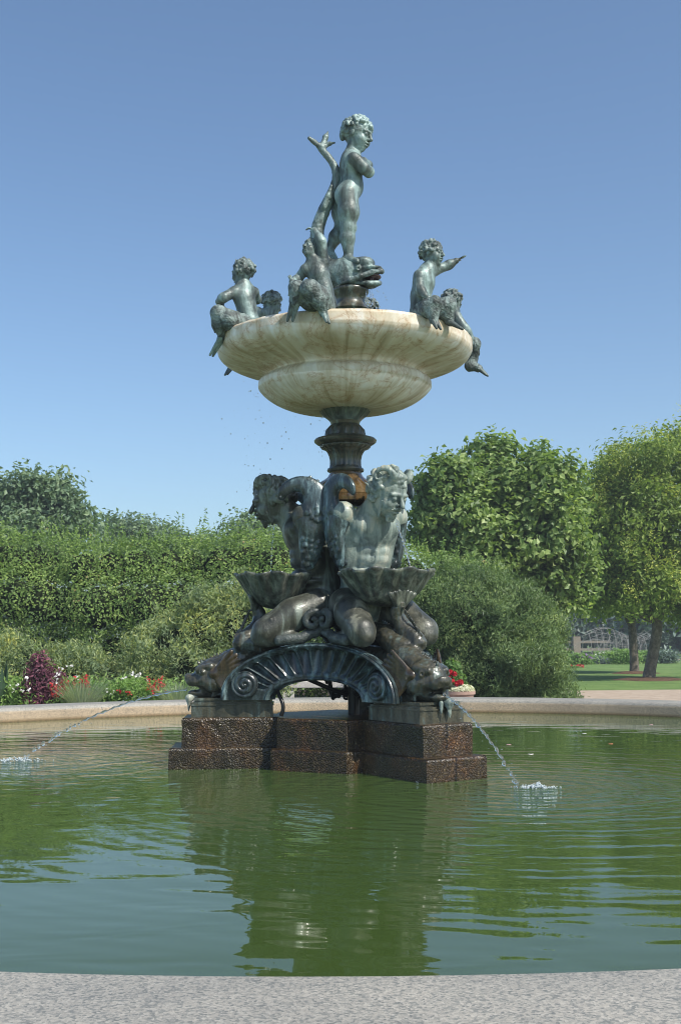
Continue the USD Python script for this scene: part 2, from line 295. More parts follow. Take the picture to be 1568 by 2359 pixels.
def surface_nets(phi, lo, h):
    s = phi < 0; n = np.array(phi.shape); c = n - 1
    cnt = np.zeros(c, np.int8); acc = np.zeros((*c, 3), np.float32)
    corner = lambda arr, o: arr[o[0]:o[0] + c[0], o[1]:o[1] + c[1], o[2]:o[2] + c[2]]
    any_, all_ = np.zeros(c, bool), np.ones(c, bool)
    for o in np.ndindex(2, 2, 2):
        any_ |= corner(s, o); all_ &= corner(s, o)
    act = any_ & ~all_
    ii = np.argwhere(act)
    num = np.zeros(len(ii)); pos = np.zeros((len(ii), 3))
    g = lambda o: phi[ii[:, 0] + o[0], ii[:, 1] + o[1], ii[:, 2] + o[2]]
    for axis in range(3):
        for o in np.ndindex(2, 2):
            a = list(o); a.insert(axis, 0); b = list(a); b[axis] = 1
            va, vb = g(a), g(b); x = (va < 0) != (vb < 0)
            t = np.where(x, va / np.where(x, va - vb, 1), 0)
            p = np.tile(np.array(a, float), (len(ii), 1)); p[:, axis] += t
            pos[x] += p[x]; num += x
    V = lo + h * (ii + pos / num[:, None])
    index = np.full(c, -1, np.int64); index[act] = np.arange(len(ii))
    faces = []
    for axis in range(3):
        o1, o2 = [k for k in range(3) if k != axis]
        sl0 = [slice(None)] * 3; sl1 = [slice(None)] * 3
        sl0[axis] = slice(0, -1); sl1[axis] = slice(1, None)
        a, b = s[tuple(sl0)], s[tuple(sl1)]
        e = np.argwhere(a != b); fl = a[tuple(e.T)]
        ok = (e[:, o1] > 0) & (e[:, o2] > 0) & (e[:, o1] < c[o1]) & (e[:, o2] < c[o2]); e, fl = e[ok], fl[ok]
        q = []
        for d1, d2 in ((-1, -1), (0, -1), (0, 0), (-1, 0)):
            k = e.copy(); k[:, o1] += d1; k[:, o2] += d2; q.append(index[tuple(k.T)])
        q = np.stack(q, 1)
        flip = fl if axis != 1 else ~fl
        q = np.where(flip[:, None], q, q[:, ::-1]); faces.append(q)
    Q = np.vstack(faces)
    T = np.vstack([Q[:, [0, 1, 2]], Q[:, [0, 2, 3]]])
    return trimesh.Trimesh(V, T, process=False)

# ------------------------------------------------------------------ other mesh helpers
def lathe(profile, seg=96, center=(0, 0, 0)):
    """Turns (radius, z) points about z. Points in order from bottom-inside out to top (any)."""
    p = np.asarray(profile, float); a = np.linspace(0, 2 * PI, seg, endpoint=False)
    V = np.stack([p[:, None, 0] * np.cos(a), p[:, None, 0] * np.sin(a), np.repeat(p[:, 1:2], seg, 1)], -1).reshape(-1, 3) + A(*center)
    i, j = np.meshgrid(np.arange(len(p) - 1), np.arange(seg), indexing='ij'); j2 = (j + 1) % seg
    Q = np.stack([i * seg + j, i * seg + j2, (i + 1) * seg + j2, (i + 1) * seg + j], -1).reshape(-1, 4)
    return trimesh.Trimesh(V, np.vstack([Q[:, [0, 1, 2]], Q[:, [0, 2, 3]]]), process=False)
def tube(pts, radii, seg=10, cap=True):
    P = np.asarray(pts, float); n = len(P); R = np.full(n, radii, float) if np.ndim(radii) == 0 else np.asarray(radii, float)
    T = np.gradient(P, axis=0); T /= np.linalg.norm(T, axis=1, keepdims=True)
    ref = A(0, 0, 1) if abs(T[0][2]) < .9 else A(1, 0, 0)
    u = np.cross(T[0], ref); u /= np.linalg.norm(u); U = [u]
    for k in range(1, n):
        u = U[-1] - T[k] * (U[-1] @ T[k]); U.append(u / np.linalg.norm(u))
    U = np.array(U); W = np.cross(T, U); a = np.linspace(0, 2 * PI, seg, endpoint=False)
    V = P[:, None] + R[:, None, None] * (np.cos(a)[None, :, None] * U[:, None] + np.sin(a)[None, :, None] * W[:, None])
    V = V.reshape(-1, 3)
    i, j = np.meshgrid(np.arange(n - 1), np.arange(seg), indexing='ij'); j2 = (j + 1) % seg
    Q = np.stack([i * seg + j, i * seg + j2, (i + 1) * seg + j2, (i + 1) * seg + j], -1).reshape(-1, 4)
    T3 = [Q[:, [0, 1, 2]], Q[:, [0, 2, 3]]]
    if cap:
        V = np.vstack([V, P[0], P[-1]]); k = np.arange(seg); k2 = (k + 1) % seg
        T3 += [np.stack([np.full(seg, n * seg), k2, k], 1), np.stack([np.full(seg, n * seg + 1), (n - 1) * seg + k, (n - 1) * seg + k2], 1)]
    return trimesh.Trimesh(V, np.vstack(T3), process=False)
def spline(pts, n):
    from scipy.interpolate import CubicSpline
    P = np.asarray(pts, float); t = np.concatenate([[0], np.cumsum(np.linalg.norm(np.diff(P, axis=0), axis=1) ** .7)]); t /= t[-1]
    return CubicSpline(t, P)(np.linspace(0, 1, n))
def join(ms): return trimesh.util.concatenate(ms)
def box(lo, hi):
    lo, hi = A(*lo), A(*hi)
    b = trimesh.creation.box(hi - lo); b.apply_translation((lo + hi) / 2); return b
def rotz(m, deg, loc=(0, 0, 0)):
    m = m.copy(); m.apply_transform(trimesh.transformations.rotation_matrix(math.radians(deg), [0, 0, 1])); m.apply_translation(loc); return m
def slab(poly, layers):
    """Stacks extrusions of the polygon: layers of (inset, z0, z1)."""
    out = []
    for ins, z0, z1 in layers:
        g = poly.buffer(-ins, join_style=2)
        m = trimesh.creation.extrude_polygon(g, z1 - z0, engine='earcut'); m.apply_translation((0, 0, z0)); out.append(m)
    return join(out)
def sheet(poly, z):
    v, f = trimesh.creation.triangulate_polygon(poly, engine='earcut')
    v = np.column_stack([v, np.full(len(v), z)]); m = trimesh.Trimesh(v, f, process=False)
    if m.face_normals[:, 2].sum() < 0: m.invert()
    return m
def rot_frame(fwd, up=(0, 0, 1)):
    f = unit(fwd); l = unit(np.cross(up, f)); u = np.cross(f, l); return f, l, u

# ------------------------------------------------------------------ ground, paths, pool
POOL_R, RIM_Z, WATER_Z = 7.42, .60, .40
big = sg.Point(0, 0).buffer(900, 64)
hole = sg.Point(0, 0).buffer(8.0, 96)
m = obj('ground', sheet(big.difference(hole), 0.0), grass_m, kind='structure')
ring = sg.Point(0, 0).buffer(11.8, 96).difference(hole)
path_poly = ring.union(sg.Polygon([(2.6, 9), (70, 8), (70, 22.6), (30, 22.9), (12, 22.8), (6.4, 22.6), (2.6, 19.5)])).difference(hole)
obj('path', sheet(path_poly, .008), path_m, kind='structure')
bed_poly = sg.Polygon([(-30, 9.0), (-6, 9.2), (2.2, 9.4), (5.2, 12.5), (5.6, 20.0), (2.4, 24), (-30, 26)]).difference(sg.Point(0, 0).buffer(8.6, 96))
obj('garden_bed', sheet(bed_poly, .016), soil_m, kind='structure')
far_path = sg.Polygon([(5, 63), (60, 61), (60, 64.5), (5, 66)])
obj('far_path', sheet(far_path, .012), path_m, kind='structure')
obj('pool_water', lathe([(.001, WATER_Z), (3, WATER_Z), (POOL_R + .03, WATER_Z)][::-1], 128), water_m, kind='structure', smooth=True)
basin = thing('pool_basin', 'wide round granite rim wall enclosing the green pool', 'basin')
prof = [(7.55, -.05), (7.42, -.05), (7.42, .52)]
for k in range(8): prof.append((7.42 + .07 * (1 - math.cos(k * PI / 14)) , .53 + .07 * math.sin(k * PI / 14)))
prof += [(7.60, .602), (7.92, .604), (7.975, .598), (8.0, .575), (8.0, .47), (7.96, .46)]
obj('coping', lathe(prof[1:][::-1], 720), granite_m, basin, smooth=35)
obj('outer_wall', lathe([(7.96, .455), (7.955, .45), (7.955, -.02)], 360), granite_m, basin, smooth=35)

haze_m = usdkit.material(stage, LK + 'haze', {'v': ('principled_volume', {'color': (.93, .96, 1.0), 'density': .0009, 'anisotropy': .3})}, volume='v.volume')
obj('haze', box((-260, -14, -1.2), (260, 170, 24)), haze_m, kind='stuff')

# ------------------------------------------------------------------ the stepped plinth
DIRS = (183.0, 303.0, 63.0)
def star(L, w, p):
    g = sg.Polygon()
    arm = sg.box(0, -w, L, w)
    for d in DIRS: g = g.union(shapely.affinity.rotate(arm, d, origin=(0, 0)))
    # straight chords between the arms
    core = []
    for k in range(3):
        for da in (60 - 26, 60 + 26):
            a = math.radians(DIRS[k] + da); core.append((p / math.cos(math.radians(26)) * math.cos(a), p / math.cos(math.radians(26)) * math.sin(a)))
    return g.union(sg.MultiPoint(core).convex_hull).buffer(-.004).buffer(.004)
plinth = thing('stone_plinth', 'wet brown pebbled concrete plinth in two steps standing in the pool', 'plinth')
def slab_round(poly, z0, z1, b=.022, seedn=0):
    """A slab with rounded upper arrises and a slightly uneven wall."""
    rings = [(0, z0), (0, (z0 * 2 + z1) / 3), (0, (z0 + 2 * z1) / 3), (0, z1 - b), (b * .3, z1 - b * .3), (b, z1)]
    base = np.array(poly.exterior.segmentize(.05).coords)[:-1]
    V = []; n = len(base)
    nx = np.roll(base, -1, 0) - np.roll(base, 1, 0); nx /= np.linalg.norm(nx, axis=1, keepdims=True); nrm = np.stack([nx[:, 1], -nx[:, 0]], 1)
    if poly.exterior.is_ccw is False: nrm = -nrm
    for ins, z in rings:
        q = base - nrm * ins
        q = q + nrm * (meshkit.noise(np.column_stack([q * 22, np.full(n, z * 22)]), seedn)[:, None] - .5) * .014
        V.append(np.column_stack([q, np.full(n, z)]))
    V = np.vstack(V); Fc = []
    for r in range(len(rings) - 1):
        i = np.arange(n); j = (i + 1) % n
        Fc += [np.stack([r * n + i, r * n + j, (r + 1) * n + j], 1), np.stack([r * n + i, (r + 1) * n + j, (r + 1) * n + i], 1)]
    side = trimesh.Trimesh(V, np.vstack(Fc), process=False)
    if side.area and (side.face_normals[0][:2] @ nrm[0]) < 0: side.invert()
    top = sheet(sg.Polygon(V[-n:, :2]), z1)
    return join([side, top])
lower_poly, upper_poly = star(1.6, .31, .76), star(1.49, .255, .70)
obj('lower_step', slab_round(lower_poly, .1, .585, seedn=3), concrete, plinth)
obj('upper_step', slab_round(upper_poly, .585, .845, seedn=5), concrete, plinth)

# ------------------------------------------------------------------ fountain body
fountain = thing('fountain', 'tall bronze and marble fountain with a wide pale bowl rising from the pool', 'fountain')
def zy(py, d=10.9): return EYE[2] + d * math.tan(PITCH - math.atan((py - PH / 2) / F))
PXM = 10.9 / F * 1.012
for d in DIRS:
    blk = sg.box(.68, -.225, 1.41, .225)
    p = obj('pedestal', rotz(slab(blk, [(0, .845, .95), (-.008, .95, .962), (.008, .962, .978), (.03, .978, .995), (.018, .995, 1.015)]), d), bronze_wet, fountain)
# fluted arch panels, curved in plan, with a scroll at either foot
def panel_p(s): return .56 + .22 * (s / .84) ** 2
def panel_frame(dface):
    a = math.radians(dface); n = A(math.cos(a), math.sin(a), 0); t = A(-math.sin(a), math.cos(a), 0); return n, t
def make_panel(dface):
    n, t = panel_frame(dface)
    na, nt = 340, 44
    a = np.linspace(0, PI, na); tt = np.linspace(0, 1, nt)
    Aa, Tt = np.meshgrid(a, tt, indexing='ij')
    ai, bi, ao, bo = .46, .175, .86, .5
    s = np.cos(Aa) * (ai + (ao - ai) * Tt); z = 1.0 + np.sin(Aa) ** .9 * (bi + (bo - bi) * Tt)
    nf = 15
    ph = (Aa - .10 * PI) / (.8 * PI) * nf
    infl = (ph > 0) & (ph < nf)
    cell = np.abs(np.sin(ph * PI)) ** .7
    u = np.clip((Tt - .10) / .74, 0, 1)
    edge = np.clip((.84 + .035 * (cell - .5) * 2 - Tt) / .03, 0, 1) * np.clip((Tt - .12) / .12, 0, 1)
    depth = .016 - .085 * cell * u ** .7 * edge * infl
    depth += .022 * np.clip(1 - np.abs(Tt - .93) / .05, 0, 1) ** .5 + .02 * np.clip(1 - np.abs(Tt - .045) / .045, 0, 1) ** .5
    depth -= .015 * np.exp(-((Tt - .985) / .01) ** 2)
    p = panel_p(s) + depth + .05 * Tt * np.sin(Aa)        # leans out a little at the crown
    V = n * p[..., None] + t * s[..., None] + A(0, 0, 1) * z[..., None]
    # a return edge to the back along the outer and the inner border
    back_o = V[:, -1] - n * .12; back_i = V[:, 0] - n * .12
    V = np.concatenate([back_i[:, None], V, back_o[:, None], back_i[:, None]], 1); k = V.shape[1]
    i, j = np.meshgrid(np.arange(na - 1), np.arange(k - 1), indexing='ij')
    Q = np.stack([i * k + j, (i + 1) * k + j, (i + 1) * k + j + 1, i * k + j + 1], -1).reshape(-1, 4)
    m = trimesh.Trimesh(V.reshape(-1, 3), np.vstack([Q[:, [0, 1, 2]], Q[:, [0, 2, 3]]]), process=False)
    if m.face_normals[len(m.faces) // 4] @ n < 0: m.invert()
    return m
def make_volute(dface, sgn):
    n, t = panel_frame(dface)
    s0, z0, R = sgn * .665, 1.135, .125
    slope = 2 * .22 / .84 ** 2 * s0
    nn = unit(n - t * slope); tl = unit(t + n * slope) * sgn
    th = np.linspace(0, 2 * PI, 97); r = np.linspace(.001, 1, 40)
    T, Rr = np.meshgrid(th, r, indexing='ij')
    turns = 2.6
    w = (Rr * turns - T / (2 * PI)) % 1.0
    hgt = .016 * (np.abs(np.sin(w * PI)) ** .6) + .03 * (1 - Rr) ** .5 * 1.0
    hgt = np.where(Rr > .97, -.05, hgt + .035)
    c = n * (panel_p(s0)) + t * s0 + A(0, 0, z0)
    V = c + tl * (R * Rr * np.cos(T))[..., None] + A(0, 0, 1) * (R * Rr * np.sin(T))[..., None] + nn * hgt[..., None]
    k = 40; i, j = np.meshgrid(np.arange(96), np.arange(k - 1), indexing='ij')
    Q = np.stack([i * k + j, i * k + j + 1, (i + 1) * k + j + 1, (i + 1) * k + j], -1).reshape(-1, 4)
    m = trimesh.Trimesh(V.reshape(-1, 3), np.vstack([Q[:, [0, 1, 2]], Q[:, [0, 2, 3]]]), process=False)
    if m.face_normals.mean(0) @ nn < 0: m.invert()
    return m
bronze_panel = streaky('verdigris_streaked_bronze', [(.30, (.008, .010, .010)), (.46, (.024, .032, .033)), (.56, (.06, .09, .095)), (.68, (.20, .29, .30)), (.8, (.3, .38, .37))], scale=9, stretch=(1.3, 1.3, .35), rough=(.22, .45), coat=.35, bump=.004, metallic=.1)
for d in (243.0, 3.0, 123.0):
    pn = obj('arch_panel', make_panel(d), bronze_panel, fountain, smooth=40)
    for sg_ in (-1, 1): obj('volute', make_volute(d, sg_), bronze_panel, pn, smooth=40)
# the rounded platform the satyrs kneel on
cl = Clay()
for d in DIRS:
    e = A(math.cos(math.radians(d)), math.sin(math.radians(d)), 0)
    cl.cone(e * .15 + A(0, 0, 1.37), e * .78 + A(0, 0, 1.33), .13, .12, .08)
    cl.cone(e * .7 + A(0, 0, 1.25), e * 1.0 + A(0, 0, 1.05), .14, .17, .06)
cl.ell((0, 0, 1.37), (.50, .50, .09), k=.06)
obj('platform', cl.mesh(.014, (.01, .08, 1)), bronze_wet, fountain, smooth=True)
# the pipework under the platform and the hidden shaft
pp = [tube([(0.06, 0.0, .8), (.06, 0, 1.5)], .055, 12), tube([(0, 0, 1.4), (0, 0, 2.9)], .05, 12)]
for k in range(7):
    a = k * 2.4; q = A(.06, 0, .98 + .05 * (k % 5))
    e = A(math.cos(a), math.sin(a) * .6, 0)
    pts = spline([q, q + e * .12 + A(0, 0, .03), q + e * .22 + A(0, 0, -.02), q + e * .3 + A(0, 0, .13 + .03 * (k % 3))], 14)
    pp.append(tube(pts, .016 + .006 * (k % 3), 8))
    for f in (.3, .5, .7):
        c = pts[int(f * 13)]; rr = trimesh.creation.torus(.028, .011, 14, 8); rr.apply_transform(trimesh.geometry.align_vectors([0, 0, 1], e)); rr.apply_translation(c); pp.append(rr)
pp.append(tube([(-.42, -.1, 1.2), (-.15, -.05, 1.08), (.0, 0, 1.02)], .02, 8))
pp.append(tube(spline([(-.63, -.28, 1.2), (-.62, -.3, 1.06), (-.58, -.34, .98), (-.59, -.34, .86)], 12), .018, 8))
obj('pipework', join(pp), black_iron, fountain, smooth=50)
# column: (half width in picture units, height on the axis)
def axis_profile(rows, d=10.9): return [(r * PXM, zy(y, d)) for r, y in rows]
foot = axis_profile([(2, 1166), (60, 1166), (86, 1160), (88, 1152), (86, 1147), (87, 1143), (84, 1139), (80, 1130), (72, 1121), (60, 1112), (50, 1106), (42, 1100), (37, 1092), (35, 1082)])
shaft = axis_profile([(34, 1092), (36, 1088), (41, 1086.5), (42.5, 1083), (41, 1079.5), (37, 1078), (36, 1072), (36, 1060), (38, 1050), (42, 1042), (47, 1036)])
crown = axis_profile([(46, 1037), (56, 1033), (59, 1029), (58, 1026), (66, 1023), (71, 1019), (72, 1015), (69, 1011.5), (58, 1008), (50, 1005)])
neck = axis_profile([(46, 1008), (47, 1000), (45, 990), (39, 984), (36, 981), (33, 978), (34, 974), (35, 971)])
collar = axis_profile([(31, 976), (34, 972), (40, 966), (50, 959), (57, 951), (60, 944), (59, 938), (54, 934), (40, 930)])
def fluted(profile, nfl, amp, seg=192, pw=.6, lo=0, hi=1e9):
    m = lathe(profile, seg); v = m.vertices.copy(); a = np.arctan2(v[:, 1], v[:, 0]); r = np.hypot(v[:, 0], v[:, 1])
    k = 1 - amp * (np.abs(np.sin(a * nfl / 2)) ** pw) * ((v[:, 2] > lo) & (v[:, 2] < hi))
    v[:, 0] *= k; v[:, 1] *= k; m.vertices = v; return m
obj('column_foot', fluted(foot, 28, .05, lo=zy(1138), hi=zy(1110)), bronze_rust, fountain, smooth=40)
obj('column_shaft', fluted(shaft, 20, .10, lo=zy(1077), hi=zy(1036)), bronze_wet, fountain, smooth=40)
fl = obj('column_flange', fluted(crown, 24, .06, lo=zy(1036), hi=zy(1024.5)), bronze_wet, fountain, smooth=40)
obj('column_neck', fluted(neck, 16, .10, lo=zy(1007), hi=zy(987)), bronze_wet, fountain, smooth=40)
obj('column_collar', fluted(collar, 26, .09, lo=zy(962), hi=zy(939)), bronze_mid, fountain, smooth=40)
# the marble bowl: underside, lip and the dished top
bowl_rows = [(30, 946), (62, 946), (95, 945), (125, 940), (152, 931), (176, 918), (192, 905), (200, 894), (200, 885), (194, 877), (186, 873), (180, 870), (179, 867), (186, 862), (202, 857), (222, 852), (242, 847), (262, 841), (278, 834), (288, 826), (293, 818), (294.5, 812), (294.5, 797), (292, 792), (286, 789), (262, 790), (248, 796), (200, 806), (120, 814), (2, 818)]
bp = axis_profile(bowl_rows)
from scipy.interpolate import PchipInterpolator
_t = np.arange(len(bp)); _f = PchipInterpolator(_t, np.array(bp)); bpf = _f(np.linspace(0, len(bp) - 1, 150))
bm = lathe(bpf, 240)
v = bm.vertices.copy(); r = np.hypot(v[:, 0], v[:, 1]); ang = np.arctan2(v[:, 1], v[:, 0])
chip = (meshkit.fbm(np.column_stack([v[:, 0] * 9, v[:, 1] * 9, v[:, 2] * 9]), 3, 4) - .5) * .012
v[:, :2] *= (1 + chip / np.maximum(r, .2))[:, None]; v[:, 2] += chip * .5; bm.vertices = v
bowl = obj('bowl', bm, marble_m, fountain, smooth=True, label='wide pale marble bowl with stained underside')
RIMTOP = zy(789)
BOWL_R = 288 * PXM
obj('bowl_water', lathe([(262 * PXM, zy(797)), (1e-3, zy(797))], 96), water_m, bowl, smooth=True)
# the cup the upper fish rests on
mz = lambda py: zy(py)
cup = [(40, 724), (48, 716), (38, 706), (33, 698), (34, 690), (38, 682), (43, 675), (44, 670), (42, 666), (34, 660), (2, 658)]
cm = lathe(axis_profile(cup), 64, center=(at(808, 690, 0)[0] - at(794, 690, 0)[0], 0, 0))
obj('fish_mount', cm, bronze_wet, fountain, smooth=50)

# ------------------------------------------------------------------ figures
def head(body, hair, c, fwd, R, up=(0, 0, 1), curls=90, curl=.2, face=1.0, ear='round', bald_front=.42, seed=1):
    """A sculpted head: c is its centre, R half its height with hair, fwd the way it looks."""
    f, l, u = rot_frame(fwd, up); c = A(*c); ax = np.array([f, l, u])
    P = lambda x, y, z: c + R * (x * f + y * l + z * u)
    k = .10 * R
    body.ell(P(-.08, 0, .12), (.80 * R, .66 * R, .76 * R), ax, k)
    body.ell(P(.22, 0, -.36), (.50 * R, .50 * R, .52 * R), ax, k * 1.5)
    for sy in (-1, 1):
        body.ball(P(.44, sy * .28, -.28), .26 * R, k * 1.4)                       # cheeks
        body.ell(P(-.02, sy * .66, -.08), (.14 * R, .07 * R, .2 * R), ax, .04 * R)  # ears
        body.cone(P(.70, sy * .10, .20), P(.58, sy * .42, .17), .085 * R, .07 * R, .06 * R)   # brows
        body.ball(P(.76, sy * .27, .03), .125 * R, .05 * R, sub=True)
        body.ball(P(.62, sy * .27, .02), .12 * R, .02 * R)
    body.ball(P(.50, 0, -.72), .17 * R, k * 1.4)                                  # chin
    body.cone(P(.70, 0, .14), P(.90 * face, 0, -.17), .07 * R, .10 * R, .06 * R)  # nose
    for sy in (-1, 1): body.ball(P(.78, sy * .10, -.2), .065 * R, .05 * R)
    body.ell(P(.72, 0, -.385), (.12 * R, .2 * R, .06 * R), ax, .05 * R)
    body.ell(P(.70, 0, -.53), (.12 * R, .17 * R, .06 * R), ax, .05 * R)
    body.ell(P(.84, 0, -.455), (.14 * R, .19 * R, .022 * R), ax, .02 * R, sub=True)
    rg = np.random.default_rng(seed)
    hair.ell(P(-.14, 0, .2), (.82 * R, .72 * R, .78 * R), ax, k)
    n = curls * 2
    for i in range(n):
        zz = 1 - 2 * (i + .5) / n; th = i * 2.39996; rr = math.sqrt(1 - zz * zz)
        d = A(rr * math.cos(th), rr * math.sin(th), zz)
        if d[0] > .3 and d[2] < bald_front: continue
        if d[2] < -.55: continue
        if d[0] > .05 and d[2] < -.1: continue
        s = curl * (.75 + .5 * rg.random())
        q = P(-.14 + .80 * d[0], .72 * d[1], .2 + .76 * d[2]) + R * .06 * rg.normal(size=3)
        t = unit(np.cross(d, rg.normal(size=3))); tw = t[0] * f + t[1] * l + t[2] * u
        hair.cone(q - tw * s * R * .4, q + tw * s * R * .4, s * R * .62, s * R * .5, .03 * R)
    if ear == 'goat':
        for sy in (-1, 1):
            hair.cone(P(-.05, sy * .66, .1), P(-.2, sy * 1.0, .28), .12 * R, .03 * R, .05 * R)
            hair.cone(P(.25, sy * .3, .8), P(.22, sy * .36, 1.02), .11 * R, .05 * R, .05 * R)

def hand(b, wrist, direction, normal, L, spread=.25, curl=.3, thumb=1):
    """A palm with four fingers and a thumb; normal is the back of the hand."""
    d = unit(direction); nn = unit(A(*normal) - d * (d @ A(*normal))); s = np.cross(nn, d); w = A(*wrist)
    palm = w + d * L * .28
    b.ell(palm, (L * .30, L * .21, L * .10), np.array([d, s, nn]), L * .08)
    for i, (o, fl) in enumerate(((-.17, .40), (-.06, .48), (.05, .45), (.16, .36))):
        q0 = palm + d * L * .22 + s * o * L
        d1 = unit(d + s * o * spread * 3 - nn * curl * .6); d2 = unit(d + s * o * spread * 3 - nn * curl * 2.2)
        q1 = q0 + d1 * fl * L * .55; q2 = q1 + d2 * fl * L * .5
        b.chain([q0, q1, q2], [L * .062, L * .055, L * .045], L * .02)
    t0 = palm - d * L * .1 - s * thumb * L * .17; t1 = t0 + unit(d * .7 - s * thumb * .9 - nn * .2) * L * .26; t2 = t1 + unit(d - s * thumb * .3 - nn * curl) * L * .2
    b.chain([t0, t1, t2], [L * .075, L * .062, L * .05], L * .03)

def faun(loc, label, hd, hfwd, hR, torso, trad, arms, legs, seed, hupdir=(0, 0, 1), hands=True):
    """A goat-legged child: body, hair and two furry legs with cloven hooves. Points are given in the world."""
    t = thing('faun_statue', label, 'statue', loc, 0, 'bronze goat-legged child statues around the bowl rim')
    o = A(*loc)
    b, hr = Clay(), Clay()
    head(b, hr, hd - o, hfwd, hR, hupdir, seed=seed, ear='goat', curls=80, curl=.21)
    T = [A(*p) - o for p in torso]
    f = unit(A(hfwd[0], hfwd[1], 0))
    for i in range(len(T) - 1): b.cone(T[i], T[i + 1], trad[i], trad[i + 1], .05)
    # shoulders line and neck
    nk = hd - o - A(*hupdir) * hR * .6
    b.cone(nk, T[0] + (nk - T[0]) * .1, hR * .42, hR * .5, .03)
    for a in arms:
        pts = [A(*p) - o for p in a['p']]
        b.cone(T[0], pts[0], .05, a.get('r', .045) * 1.1, .05)
        rr = a.get('r', .045)
        b.chain(pts, [rr * 1.05, rr * .95, rr * .62][:len(pts)], .014)
        if len(pts) > 2: b.ball(pts[1] + (pts[2] - pts[1]) * .3, rr * .95, .02)
        if 'hand' in a:
            hand(b, pts[-1], a['hand'][0], a['hand'][1], a.get('L', .10), a.get('spread', .2), a.get('curl', .4), a.get('thumb', 1))
    obj('body', b.mesh(.0054), bronze_dry, t, smooth=True)
    obj('hair', hr.mesh(.0062, (.004, .018, 1)), bronze_fur, t, smooth=True)
    for lg in legs:
        c = Clay(); P = [A(*p) - o for p in lg['p']]; R = lg['r']
        c.chain(P, R, .04)
        rg = np.random.default_rng(seed + 5)
        for i in range(len(P) - 1):                 # locks of fur lying down the limb
            ax = P[i + 1] - P[i]; Ln = np.linalg.norm(ax); ax = ax / Ln
            for _ in range(int(Ln / .012)):
                u = rg.random(); q = P[i] + ax * Ln * u; rr = R[i] + (R[i + 1] - R[i]) * u
                s = unit(np.cross(ax, rg.normal(size=3)))
                c.cone(q + s * rr * .95, q + s * rr * 1.02 + ax * .03 + s * .004, .011, .004, .006)
        m = obj('leg', c.mesh(.0062, (.006, .03, .5), seed), bronze_fur, t, smooth=True)
        hf = Clay(); a, bb = P[-1], A(*lg['toe']) - o
        dd = unit(bb - a); sd = unit(np.cross(dd, A(0, 0, 1))) if abs(dd[2]) < .95 else A(1, 0, 0)
        for s in (-1, 1):
            hf.cone(a + sd * s * .016, bb + sd * s * .022, R[-1] * .75, .012, .008)
        obj('hoof', hf.mesh(.0055), bronze_dry, m, smooth=True)
    return t

# ---- the boy on the fish
Y0 = 0.0
loc = at(803, 600, Y0)
t = thing('boy_statue', 'green bronze statue of a curly-haired boy with folded arms atop the fountain', 'statue', loc)
b, hr = Clay(), Clay(); J = lambda x, y, dy=0.0: at(x, y, Y0 + dy) - loc
head(b, hr, J(824, 310), unit((.86, -.42, -.32)), .176, unit((.25, -.1, .95)), curls=110, curl=.2, seed=11)
b.cone(J(813, 338), J(808, 358), .062, .075, .04)
b.ell(J(809, 378), (.115, .15, .13), np.eye(3), .05)
b.ell(J(808, 402), (.105, .125, .12), np.eye(3), .06)
b.ell(J(812, 428), (.105, .125, .10), np.eye(3), .06)      # belly
b.ell(J(803, 440), (.115, .14, .10), np.eye(3), .05)
b.ball(J(790, 450, -.06), .082, .04); b.ball(J(790, 450, .07), .082, .04)
# near (right) arm folded across the chest, far arm likewise
b.chain([J(815, 365, -.15), J(838, 386, -.15), J(849, 395, -.10)], [.066, .058, .052], .015)
b.chain([J(849, 395, -.10), J(838, 385, .06), J(826, 375, .12)], [.052, .045, .036], .02)
b.chain([J(812, 365, .15), J(838, 382, .13), J(846, 380, .06)], [.064, .056, .05], .015)
b.chain([J(846, 380, .06), J(836, 372, -.08), J(824, 366, -.17)], [.048, .043, .034], .02)
hand(b, J(826, 368, -.165), A(-.7, -.1, .3), A(.2, -1, 0), .12)
# legs
b.chain([J(800, 448, -.07), J(803, 488, -.09), J(801, 524, -.08)], [.108, .098, .07], .04)
b.chain([J(801, 524, -.08), J(800, 548, -.07), J(803, 588, -.06)], [.068, .07, .043], .03)
b.ball(J(810, 524, -.09), .045, .03)
b.chain([J(796, 598, -.05), J(806, 599, -.09), J(822, 601, -.15)], [.045, .042, .03], .03)
for q in range(4): b.ball(J(823 - 1.5 * q, 602, -.17 + .03 * q), .016, .01)
b.chain([J(792, 448, .08), J(786, 488, .10), J(787, 522, .10)], [.105, .092, .066], .04)
b.chain([J(787, 522, .10), J(773, 545, .10), J(759, 574, .09)], [.064, .066, .042], .03)
b.chain([J(757, 577, .09), J(764, 590, .07), J(775, 600, .05)], [.042, .04, .028], .03)
obj('body', b.mesh(.0056), bronze_dry, t, smooth=True)
obj('hair', hr.mesh(.0065, (.005, .02, 1)), bronze_dry, t, smooth=True)

